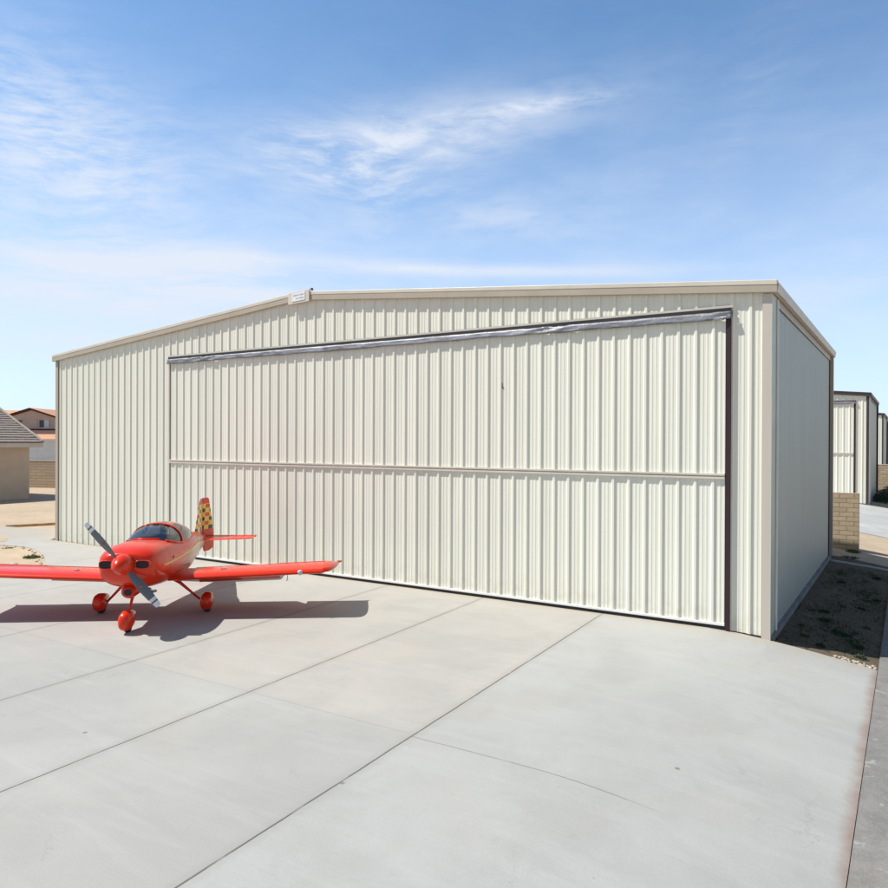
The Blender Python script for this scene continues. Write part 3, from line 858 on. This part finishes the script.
mb = MB(); p0, p1 = Vector((-26.95, 1.75, 0)), Vector((-26.2, 3.35, 0))
bd = MB().box((-.07, -.95, .0), (.07, .95, .09)).build('timber_board', M['wood'], bevel=.008)
pa, pb = Vector((-16.47, 28.25, 0)), Vector((-15.3, 29.05, 0))
bd.location = ((pa + pb) / 2) + Vector((0, 0, -.05)); bd.rotation_euler = (0, 0, math.atan2((pb - pa).y, (pb - pa).x) - math.pi / 2)
tag(bd, 'brown timber board lying on the sand left of the hangar', 'board')

# ------------------------------------------------------------------ aeroplane (local +X nose, +Y its left wing)
pl = empty('aeroplane', (-5.54, 14.18, 0), math.atan2(-.9967, .081))
tag(pl, 'red low wing two seat aeroplane with grey propeller parked on the apron', 'aeroplane')

def interp(st, x):
    """smooth interpolation through stations (x descending)"""
    for i in range(len(st) - 1):
        a, b_ = st[i], st[i + 1]
        if a[0] >= x >= b_[0]:
            t = (a[0] - x) / (a[0] - b_[0])
            p0 = st[max(i - 1, 0)]; p3 = st[min(i + 2, len(st) - 1)]
            out = []
            for k in range(1, len(a)):
                m1 = (b_[k] - p0[k]) / max(1e-6, p0[0] - b_[0]) * (a[0] - b_[0]); m2 = (p3[k] - a[k]) / max(1e-6, a[0] - p3[0]) * (a[0] - b_[0])
                t2, t3 = t * t, t ** 3
                out.append((2 * t3 - 3 * t2 + 1) * a[k] + (t3 - 2 * t2 + t) * m1 + (-2 * t3 + 3 * t2) * b_[k] + (t3 - t2) * m2)
            return out
    return list(st[-1][1:])
# x, z bottom, z top, half width, exponent
BODY = [(1.66, .99, 1.37, .34, 2.6), (1.60, .90, 1.40, .43, 2.8), (1.48, .80, 1.44, .485, 3.0), (1.2, .71, 1.475, .525, 3.0), (.85, .66, 1.475, .545, 2.9), (.40, .62, 1.46, .555, 2.8),
        (0, .60, 1.44, .555, 2.8), (-.6, .59, 1.42, .545, 2.8), (-1.2, .60, 1.40, .48, 2.6), (-1.8, .64, 1.35, .39, 2.4), (-2.5, .69, 1.25, .28, 2.3), (-3.2, .73, 1.13, .17, 2.3), (-3.75, .76, 1.03, .08, 2.2), (-3.98, .78, .98, .035, 2.0)]
def ring(x, n=40, grow=0):
    zb, zt, hw, e = interp(BODY, x); zb -= grow; zt += grow; hw += grow
    zc = zb + (zt - zb) * .55; out = []
    for j in range(n):
        a = 2 * math.pi * j / n; c, s = math.cos(a), math.sin(a)
        y = hw * math.copysign(abs(c) ** (2 / e), c); r = (zt - zc) if s > 0 else (zc - zb)
        out.append((x, y, zc + r * math.copysign(abs(s) ** (2 / e), s)))
    return out
def deck(x, y):
    zb, zt, hw, e = interp(BODY, x); zc = zb + (zt - zb) * .55
    return zc + (zt - zc) * max(0, 1 - abs(y / hw) ** e) ** (1 / e)
mb = MB(); xs = [.90 - i * (4.88 / 46) for i in range(47)]
mb.loft([ring(x) for x in xs]); mb.build('fuselage', M['fuse'], pl, smooth=True, autosmooth=50)
mb = MB(); xs = [1.66, 1.64, 1.61, 1.57, 1.52, 1.46, 1.38, 1.28, 1.16, 1.04, .908]
front = [(1.675, y * .86, 1.18 + (z - 1.18) * .86) for (x, y, z) in ring(1.66)]
mb.loft([front] + [ring(x) for x in xs], cap1=False)
cowl = mb.build('cowling', M['red'], pl, smooth=True, autosmooth=60)
for s in (-1, 1):
    mb = MB(); k = 20; rings = []
    for xx, sc in ((1.60, 1.18), (1.688, 1.16), (1.70, 1.08), (1.69, 1.0), (1.685, .98)):
        rr = []
        for j in range(k):
            a = 2 * math.pi * j / k; c, d = math.cos(a), math.sin(a)
            rr.append((xx, s * .295 + .108 * sc * math.copysign(abs(c) ** .6, c), 1.19 + .062 * sc * math.copysign(abs(d) ** .6, d)))
        rings.append(rr)
    mb.loft(rings, cap0=False, cap1=False); inl = mb.build('inlet_lip', M['red'], cowl, smooth=True)
    mb = MB(); mb.loft([[(1.686, y, z) for x, y, z in rings[4]], [(1.676, s * .295 + (y - s * .295) * .9, 1.19 + (z - 1.19) * .9) for x, y, z in rings[4]]]); mb.build('air_inlet', M['black'], cowl)
mb = MB()
rings = []
for x, zb, zt, hw in ((1.50, .60, .76, .10), (1.44, .565, .80, .135), (1.25, .575, .80, .15), (1.0, .62, .75, .13), (.8, .66, .70, .06)):
    rings.append([(x, hw * math.cos(a), (zb + zt) / 2 + (zt - zb) / 2 * math.sin(a)) for a in [2 * math.pi * j / 20 for j in range(20)]])
mb.loft(rings); sc_ = mb.build('air_scoop', M['red'], cowl, smooth=True, autosmooth=60)
mb = MB(); mb.loft([[(1.503, y * .7, .68 + (z - .68) * .7) for x, y, z in rings[0]], [(1.506, y * .7, .68 + (z - .68) * .7) for x, y, z in rings[0]]]); mb.build('scoop_opening', M['black'], sc_)
for xx in (-1.75, -2.6, -3.3):                       # skin laps along the tail cone
    MB().loft([ring(xx, grow=.0012), ring(xx - .012, grow=.0012)], cap0=False, cap1=False).build('skin_lap', M['red'], pl, smooth=True)
mb = MB(); mb.tube([(.98, -.20, .64), (.86, -.22, .565), (.72, -.23, .55)], .026, 10); mb.build('exhaust_pipe', M['metal'], cowl, smooth=True)
mb = MB(); mb.tube([(.98, .20, .64), (.86, .22, .565), (.72, .23, .55)], .026, 10); mb.build('exhaust_pipe', M['metal'], cowl, smooth=True)
# yellow pin stripe along each side and aft decal
for s in (-1, 1):
    mb = MB(); top = []; bot = []
    for i in range(30):
        x = 1.22 - i * .108; z = 1.10 + .02 * i / 29
        w = .013 + .012 * (i / 29)
        for arr, zz in ((top, z + w), (bot, z - w)):
            zb, zt, hw, e = interp(BODY, x); zc = zb + (zt - zb) * .55
            r = (zt - zc) if zz > zc else (zc - zb); q = min(.999, abs(zz - zc) / r)
            arr.append((x, s * (hw * (1 - q ** e) ** (1 / e) + .004), zz))
    for i in range(29): mb.face(top[i], top[i + 1], bot[i + 1], bot[i])
    mb.build('side_stripe', M['yellow'], pl)
    mb = MB(); mb.tube([(.72, s * .535, 1.17), (.72, s * .555, 1.17)], .022, 10); mb.build('vent', M['black'], pl)

# spinner and propeller
mb = MB(); mb.loft([[(x, r * math.cos(a), 1.2 + r * math.sin(a)) for a in [2 * math.pi * j / 32 for j in range(32)]] for x, r in ((1.68, .165), (1.70, .178), (1.78, .176), (1.86, .16), (1.94, .13), (2.01, .085), (2.05, .04), (2.062, .004))])
mb.build('spinner', M['red'], pl, smooth=True, autosmooth=60)
for s in (1, -1):
    bl = MB(); prev = None
    st = [(.10, .05, .035, 60), (.17, .075, .03, 50), (.26, .115, .025, 40), (.40, .155, .020, 31), (.55, .155, .016, 25), (.68, .14, .012, 21), (.745, .13, .011, 20), (.80, .12, .010, 19), (.83, .115, .009, 18.5), (.905, .095, .008, 18), (.92, .07, .006, 18)]
    rings = []
    for r, c, th, tw in st:
        tw = R(tw); pr = []
        for j in range(14):
            a = 2 * math.pi * j / 14; u = c / 2 * math.cos(a); w = th / 2 * math.sin(a) * 1.3
            pr.append((1.775 + u * math.sin(tw) + w * math.cos(tw), u * math.cos(tw) - w * math.sin(tw), r))
        rings.append(pr)
    for i in range(len(rings) - 1):
        bl.mi = 1 if i in (6, 8, 9) else 0
        bl.loft([rings[i], rings[i + 1]], cap0=(i == 0), cap1=(i == len(rings) - 2))
    # rotate about the propeller axis: local up (z) -> along the blade direction
    ang = math.atan2(-.649, .76) + (math.pi if s < 0 else 0)      # upper blade leans to the plane's right
    ca, sa = math.cos(ang), math.sin(ang)
    bl.v = [(x, y * ca + z * sa, 1.2 - y * sa + z * ca) for x, y, z in bl.v]
    b_ = bl.build('propeller_blade', [M['blade'], M['blade_white']], pl, smooth=True, autosmooth=50)
    mk = MB(); mk.box((1.803, -.018, .45), (1.806, .018, .50)); mk.box((1.8065, -.01, .46), (1.809, .01, .49))
    mk.v = [(x, y * ca + z * sa, 1.2 - y * sa + z * ca) for x, y, z in mk.v]
    mk.build('blade_mark', M['hub_red'], b_)

# wings
def foil_sec(le, te, zc, th, y, n=14, k=1.0, cut=1.0, inc=0.):
    """airfoil outline; cut = fraction of chord kept"""
    c = le - te; up, lo = [], []
    for i in range(n + 1):
        t = (1 - math.cos(math.pi * i / n)) / 2 * cut
        yt = 5 * .118 * k * (.2969 * math.sqrt(t) - .126 * t - .3516 * t * t + .2843 * t ** 3 - .1015 * t ** 4)
        cam = .02 * math.sin(min(1, t) * math.pi) * .9
        zi = zc - inc * t * c
        up.append((le - t * c, y, zi + (cam + yt) * c)); lo.append((le - t * c, y, zi + (cam - yt * .9) * c))
    return up + lo[::-1][:-1] if cut == 1 else up + lo[::-1][:-1]
LE, TE = .62, -.85
DH = .040
INC = .055
for s in (1, -1):
    zw = lambda y: .745 + DH * (abs(y) - .5)
    mb = MB(); secs = []
    for y, dl, dt, k in ((.40, 0, 0, 1), (2.0, 0, 0, 1), (3.24, 0, 0, 1)):
        secs.append(foil_sec(LE, TE, zw(y), 0, s * y, cut=.79, inc=INC))
    mb.loft(secs)
    wg = mb.build('wing', M['red'], pl, smooth=True, autosmooth=45)
    # tip cap
    mb = MB(); secs = []
    for y, dl, dt, k in ((3.242, 0, 0, 1), (3.32, -.03, 0, .93), (3.38, -.12, 0, .78), (3.43, -.30, 0, .55), (3.46, -.60, -.01, .3), (3.47, -.85, -.02, .12)):
        secs.append(foil_sec(LE + dl, TE + dt, zw(y) + .015 + dl * INC, 0, s * y, k=k * 1.0, inc=INC))
    mb.loft(secs); tp = mb.build('wing_tip', M['red'], wg, smooth=True, autosmooth=60)
    mb = MB(); mb.tube([(-.78, s * 3.44, zw(3.5) - .06), (-.86, s * 3.50, zw(3.5) - .06)], [.03, .018], 8); mb.build('tip_lamp', M['hub_red'], tp)
    # aileron (level) and flap (lowered)
    def wedge(y0, y1, defl):
        m_ = MB(); r_ = []
        for y in (y0, y1):
            hx = LE - .795 * (LE - TE); hz = zw(y) + .014 * 1.47 + .004 - INC * .795 * 1.47
            c = .30 if defl < .5 else .42; ca, sa = math.cos(defl), math.sin(defl); pts = []
            for u, w in ((.0, .0), (.015, .045), (-.03, .052), (-.15, .032), (-c, .003), (-c, -.003), (-.15, -.022), (-.03, -.04), (.015, -.032)):
                pts.append((hx + u * ca - w * sa * -1 * -1, s * y, hz + w * ca + u * sa))
            r_.append(pts)
        m_.loft(r_); return m_
    wedge(2.28, 3.235, R(4)).build('aileron', M['red'], wg, smooth=True, autosmooth=40)
    wedge(.64, 2.26, R(46)).build('flap', M['red'], wg, smooth=True, autosmooth=40)
    # fuel cap and light lens
    mb = MB(); mb.tube([(.25, s * 1.35, zw(1.35) + .07), (.25, s * 1.35, zw(1.35) + .096)], .055, 16); mb.build('fuel_cap', M['metal'], wg)
    if s > 0:
        mb = MB(); mb.tube([(.60, 2.82, zw(2.82) - .005), (.635, 2.82, zw(2.82) - .012)], [.055, .035], 12); mb.build('landing_light', M['lens'], wg, smooth=True)
        mb = MB(); mb.tube([(.3, 2.55, zw(2.55) - .06), (.3, 2.55, zw(2.55) - .17), (.42, 2.55, zw(2.55) - .18)], .009, 8); mb.build('pitot_tube', M['metal'], wg)
    # walkway fairing at the root
# tail
for s in (1, -1):
    mb = MB(); secs = []
    for y, le, te, k in ((.05, -3.02, -3.78, .6), (.7, -3.17, -3.78, .6), (1.20, -3.28, -3.78, .6), (1.25, -3.36, -3.78, .35)):
        secs.append(foil_sec(le, te, .965, 0, s * y, n=10, k=k))
    mb.loft(secs); st_ = mb.build('tailplane', M['red'], pl, smooth=True, autosmooth=45)
    mb = MB(); mb.hexa([(-3.785, s * .09, .945), (-4.08, s * .13, .961), (-4.08, s * 1.24, .961), (-3.785, s * 1.27, .95), (-3.785, s * .09, .985), (-4.08, s * .13, .967), (-4.08, s * 1.24, .967), (-3.785, s * 1.27, .98)])
    mb.build('elevator', M['red'], st_, bevel=.004)
mb = MB(); secs = []
for z, le, te, k in ((.98, -2.88, -3.74, .7), (1.35, -3.12, -3.74, .7), (1.75, -3.38, -3.74, .8), (1.86, -3.47, -3.74, .7), (1.90, -3.55, -3.74, .3)):
    sec = foil_sec(le, te, 0, 0, z, n=10, k=k)
    secs.append([(x, zz * .9, y) for x, y, zz in sec])
mb.loft(secs); mb.build('fin', M['check'], pl, smooth=True, autosmooth=45)
mb = MB(); secs = []
for z, te, th in ((.60, -3.98, .02), (.66, -4.14, .05), (1.0, -4.16, .07), (1.5, -4.06, .055), (1.86, -3.98, .045), (1.90, -3.95, .02)):
    fx_ = -3.755 if z > .7 else -3.80
    secs.append([(fx_, -th / 2, z), (fx_ + .01, 0, z), (fx_, th / 2, z), (te + .02, .006, z), (te, 0, z), (te + .02, -.006, z)])
rd_ = R(27)
secs = [[(-3.755 + (x + 3.755) * math.cos(rd_) - y * math.sin(rd_), -(x + 3.755) * math.sin(rd_) + y * math.cos(rd_), z) for x, y, z in sc0] for sc0 in secs]
mb.loft(secs); mb.build('rudder', M['check'], pl, bevel=.004)
# canopy
CAN = [(.52, .005, .34), (.36, .085, .40), (.15, .17, .445), (-.1, .235, .47), (-.4, .262, .475), (-.75, .245, .46), (-1.1, .18, .41), (-1.4, .085, .33), (-1.58, .012, .24)]
def can_ring(x, grow=0, n=22, lo=-.10):
    hgt, hw = interp(CAN, x); hw += grow
    base = min(deck(x, hw * .98), deck(x, hw)) - .01; top = deck(x, 0) + hgt + grow; out = []
    for j in range(n + 1):
        a = math.pi * j / n; c, d = math.cos(a), math.sin(a)
        y = hw * math.copysign(abs(c) ** .9, c); out.append((x - .0, y, base + (top - base) * max(0, d) ** .82))
    return out
mb = MB(); mb.loft([can_ring(.52 - i * .64 / 12) for i in range(13)], closed=False); mb.build('windscreen', M['glass'], pl, smooth=True)
mb = MB(); mb.loft([can_ring(-.16 - i * 1.42 / 16) for i in range(17)], closed=False); cn = mb.build('canopy', M['glass'], pl, smooth=True)
mb = MB(); mb.loft([can_ring(x, g) for x, g in ((-.098, .012), (-.10, .022), (-.175, .022), (-.177, .012))], closed=False)
mb.build('canopy_bow', M['red'], cn, smooth=True, solidify=.02)
for s, (nm) in ((1, 'canopy_skirt'), (-1, 'canopy_skirt')):
    mb = MB(); pts = []
    for i in range(26):
        x = .50 - i * 2.08 / 25; hgt, hw = interp(CAN, x); hw += .006
        pts.append((x, s * hw, deck(x, hw) + .012))
    mb.tube(pts, .018, 8); mb.build(nm, M['red'], pl, smooth=True)
mb = MB(); pts = [(x, y, deck(x, y) + .012) for x, y in [(.54 - .16 * (abs(k) / 8) ** 2.2, k * .042) for k in range(-8, 9)]]
mb.tube(pts, .014, 8); mb.build('windscreen_fairing', M['red'], pl, smooth=True)
# cockpit: dark tub cover, panel, seats, headrests
mb = MB()
gx = [.32 - i * .083 for i in range(22)]
for i in range(len(gx) - 1):
    for j in range(-8, 8):
        f = lambda x, k: (x, k / 8 * (interp(CAN, x)[1] * .9), deck(x, k / 8 * (interp(CAN, x)[1] * .9)) + .006)
        mb.face(f(gx[i], j), f(gx[i + 1], j), f(gx[i + 1], j + 1), f(gx[i], j + 1))
mb.build('cockpit', M['dark_cabin'], pl, smooth=True)
mb = MB(); mb.loft([[(.26, .36 * math.cos(a), 1.435 + .05 * math.sin(a)) for a in [math.pi * j / 12 for j in range(13)]], [(.06, .40 * math.cos(a), 1.43 + .085 * math.sin(a)) for a in [math.pi * j / 12 for j in range(13)]]])
mb.build('instrument_panel', M['dark_cabin'], pl, smooth=True, autosmooth=40)
for s in (1, -1):
    mb = MB(); mb.hexa([(-.55, s * .05, 1.40), (-.55, s * .36, 1.40), (-.65, s * .36, 1.40), (-.65, s * .05, 1.40), (-.66, s * .08, 1.57), (-.66, s * .33, 1.57), (-.73, s * .33, 1.57), (-.73, s * .08, 1.57)])
    sb = mb.build('seat', M['seat'], pl, bevel=.03)
    mb = MB(); mb.box((-.74, s * .2 - .06, 1.565), (-.68, s * .2 + .06, 1.625)); mb.build('headrest', M['seat'], sb, bevel=.02)
mb = MB(); mb.loft([[(-.92, .40 * math.cos(a), 1.40 + .175 * math.sin(a)) for a in [math.pi * j / 12 for j in range(13)]], [(-.97, .40 * math.cos(a), 1.40 + .175 * math.sin(a)) for a in [math.pi * j / 12 for j in range(13)]]])
mb.build('cabin_bulkhead', M['seat'], pl, smooth=True, autosmooth=40)
# undercarriage
def pant(x, y, L_, hgt, wd, zb=.045, tyre=.16):
    g = []
    prof = ((.40, .12, .10), (.385, .45, .55), (.33, .78, .82), (.22, .95, 1.0), (.08, 1.0, 1.0), (-.12, .86, .9), (-.32, .58, .62), (-.50, .32, .32), (-.62, .12, .08))
    rings = []
    for u, hh, ww in prof:
        zc_ = zb + hgt * .5 + (.02 if u < -.3 else 0)
        rings.append([(x + u * L_, y + wd / 2 * ww * math.copysign(abs(math.cos(a)) ** .8, math.cos(a)), zc_ + hgt / 2 * hh * math.copysign(abs(math.sin(a)) ** .85, math.sin(a))) for a in [2 * math.pi * j / 20 for j in range(20)]])
    return MB().loft(rings)
def wheel(x, y, r, w):
    mb = MB(); rr = []
    for dy, k in ((-w / 2, .70), (-w / 2 * .85, .92), (-w / 4, 1), (w / 4, 1), (w / 2 * .85, .92), (w / 2, .70)):
        rr.append([(x + r * k * math.cos(a), y + dy, r + r * k * math.sin(a)) for a in [2 * math.pi * j / 24 for j in range(24)]])
    return mb.loft(rr)
for nm, x, y, r, w, top in (('nose', 1.50, 0, .135, .10, (1.16, 0, .68)), ('main', 0, .99, .165, .12, (.18, .42, .68)), ('main', 0, -.99, .165, .12, (.18, -.42, .68))):
    o = pant(x, y, .66, .34, .225).build('wheel_fairing', M['red'], pl, smooth=True, autosmooth=60)
    wheel(x, y, r, w).build('tyre', M['black'], o, smooth=True, autosmooth=40)
    yo = -math.copysign(.10, y) if y else 0
    ctr = (x + (0 if y else -.05), y + yo, .20 if y else .32)
    mid = tuple((a + b_) / 2 for a, b_ in zip(ctr, top))
    MB().tube([ctr, mid, top], [.020, .026, .036], 10).build('gear_leg', M['red'], pl, smooth=True)
    if y: 
        MB().tube([(top[0], top[1] * .86, top[2] + .06), top, tuple(a * .8 + b_ * .2 for a, b_ in zip(top, ctr))], [.075, .06, .03], 10).build('leg_fairing', M['red'], pl, smooth=True)
MB().tube([(-.6, 0, .58), (-.75, 0, .47)], .008, 6).build('antenna', M['metal'], pl)

# ------------------------------------------------------------------ light and sky
SUN_EL = 54
hd = Vector((1, -.04, 0)).normalized()
sd = Vector((hd.x * math.cos(R(SUN_EL)), hd.y * math.cos(R(SUN_EL)), -math.sin(R(SUN_EL))))
sun = bpy.data.lights.new('sun', 'SUN'); sun.energy = 5.0; sun.angle = R(.53); sun.color = (1, .965, .90)
so = bpy.data.objects.new('sun', sun); C.objects.link(so); so.rotation_euler = sd.to_track_quat('-Z', 'Y').to_euler()

wd = bpy.data.worlds.new('World'); bpy.context.scene.world = wd; wd.use_nodes = True
nt = wd.node_tree; t = NT(nt); bg = nt.nodes['Background']
sky = t.n('ShaderNodeTexSky'); sky.sky_type = 'NISHITA'; sky.sun_disc = False
sky.sun_elevation = R(SUN_EL); sky.sun_rotation = math.atan2(-hd.x, -hd.y); sky.altitude = 600; sky.air_density = 1.0; sky.dust_density = 1.2; sky.ozone_density = 1.6
gc = t.n('ShaderNodeTexCoord').outputs['Generated']
sp = t.n('ShaderNodeSeparateXYZ', inp={0: gc}).outputs
az = t.math('MULTIPLY', t.math('ARCTAN2', sp[0], sp[1]), 57.2958)
el = t.math('MULTIPLY', t.math('ARCSINE', sp[2]), 57.2958)
elc = t.math('ADD', t.math('ABSOLUTE', el), 4.0)
uv = t.n('ShaderNodeCombineXYZ', inp={0: az, 1: el}).outputs[0]
def blob(a0, e0, sa, se, rot=0., pw=1.):
    """soft elliptical region of sky, in degrees"""
    c, s = math.cos(R(rot)), math.sin(R(rot))
    da = t.math('SUBTRACT', az, a0); de = t.math('SUBTRACT', el, e0)
    u = t.math('ADD', t.math('MULTIPLY', da, c / sa), t.math('MULTIPLY', de, s / sa))
    v = t.math('ADD', t.math('MULTIPLY', da, -s / se), t.math('MULTIPLY', de, c / se))
    r2 = t.math('ADD', t.math('MULTIPLY', u, u), t.math('MULTIPLY', v, v))
    return t.math('EXPONENT', t.math('MULTIPLY', r2, -pw))
warp = t.noise(t.mapv(uv, scale=(.06, .10, 1)), 1.0, 4, .55)
wv = t.n('ShaderNodeCombineXYZ', inp={0: t.math('MULTIPLY', warp, 6), 1: t.math('MULTIPLY', t.noise(t.mapv(uv, scale=(.05, .09, 1), loc=(5, 2, 0)), 1.0, 3, .5), 5)}).outputs[0]
uvw = t.n('ShaderNodeVectorMath', operation='ADD', inp={0: uv, 1: wv}).outputs[0]
streak = t.noise(t.mapv(uvw, scale=(.045, .30, 1), rot=(0, 0, R(-9))), 1.0, 9, .62)
wisp = t.noise(t.mapv(uvw, scale=(.12, .36, 1), rot=(0, 0, R(12))), 1.0, 8, .60)
fibre = t.noise(t.mapv(uvw, scale=(.30, 1.3, 1), rot=(0, 0, R(-20))), 1.0, 8, .65)
def mul(*a):
    r = a[0]
    for b_ in a[1:]: r = t.math('MULTIPLY', r, b_)
    return r
def add(*a):
    r = a[0]
    for b_ in a[1:]: r = t.math('ADD', r, b_)
    return r
cl = add(
    mul(blob(-1.5, 22.6, 11, 1.9, 8), t.ramp(wisp, .25, .60), .62), mul(blob(-2, 22.2, 9, 2.2, 8), t.ramp(fibre, .35, .65), .25), mul(blob(8, 24.3, 5, .5, 4), t.ramp(fibre, .3, .6), .5),
    mul(blob(-7.5, 19.8, 7, 2.4, -8), t.ramp(fibre, .38, .72), .55),
    mul(blob(1.5, 16.8, 11, 1.6, 0), t.ramp(wisp, .40, .75), .35),
    mul(blob(2, 13.0, 15, .5, -1.5), t.ramp(streak, .1, .6), .75), mul(blob(-18, 11.2, 12, .6, -5), t.ramp(streak, .1, .6), .6),
    mul(blob(-20, 12.3, 12, 2.2, 3), t.ramp(streak, .30, .65), .95),
    mul(blob(-28, 19.0, 9, 5, -20), t.ramp(fibre, .26, .70), .8),
    mul(blob(-24, 8.0, 16, 3.5, 0), t.ramp(streak, .15, .7), .8),
    mul(blob(29, 10.2, 8, 1.3, 2), t.ramp(streak, .3, .7), .55),
    mul(blob(22, 22, 10, 2, 70), t.ramp(fibre, .4, .8), .10),
    mul(t.ramp(el, 4, 34, .34, .02), t.ramp(wisp, .25, .8)))
# elsewhere in the sky (behind the camera, overhead) thin cirrus
cl = add(cl, mul(t.ramp(t.math('ABSOLUTE', az), 45, 80, 0, .6), t.ramp(streak, .45, .75)))
cl = t.math('MINIMUM', cl, .95)
haze = t.ramp(el, -2, 32, .52, .0)
CLOUD = (9.8, 10.6, 12.0, 1)
c0 = t.mix(1.0, sky.outputs[0], (.78, 1.02, 1.13, 1), 'MULTIPLY')
c1 = t.mix(haze, c0, (5.5, 6.2, 7.9, 1))
front = t.math('MULTIPLY', t.ramp(sp[1], -.2, .8), t.ramp(el, 35, 75, 1, 0))
gain = t.math('ADD', .95, t.math('MULTIPLY', front, 1.05))
tint = t.n('ShaderNodeVectorMath', operation='SCALE', inp={0: c1, 'Scale': gain}).outputs[0]
c2 = t.mix(cl, tint, CLOUD)
nt.links.new(c2, bg.inputs[0]); bg.inputs[1].default_value = .07

# ------------------------------------------------------------------ camera
cam = bpy.data.cameras.new('camera'); cam.sensor_width = 36; cam.lens = 739.17 / 888 * 36; cam.clip_end = 5000; cam.clip_start = .05
co = bpy.data.objects.new('camera', cam); C.objects.link(co); co.location = (0, 0, 3.3)
pit, rol = -.0037488, .0040277
# pitch: horizon sits a little above the middle; roll: horizon drops to the right
Rm = Matrix.Rotation(math.pi / 2 + pit, 3, 'X') @ Matrix.Rotation(rol, 3, 'Z')
co.rotation_euler = Rm.to_euler()
sc = bpy.context.scene; sc.camera = co
sc.view_settings.view_transform = 'Standard'; sc.view_settings.look = 'None'; sc.view_settings.gamma = 1; sc.view_settings.use_curve_mapping = False
sc.view_settings.exposure = .2
sc.render.engine = 'CYCLES'; sc.cycles.max_bounces = 8; sc.cycles.use_denoising = True
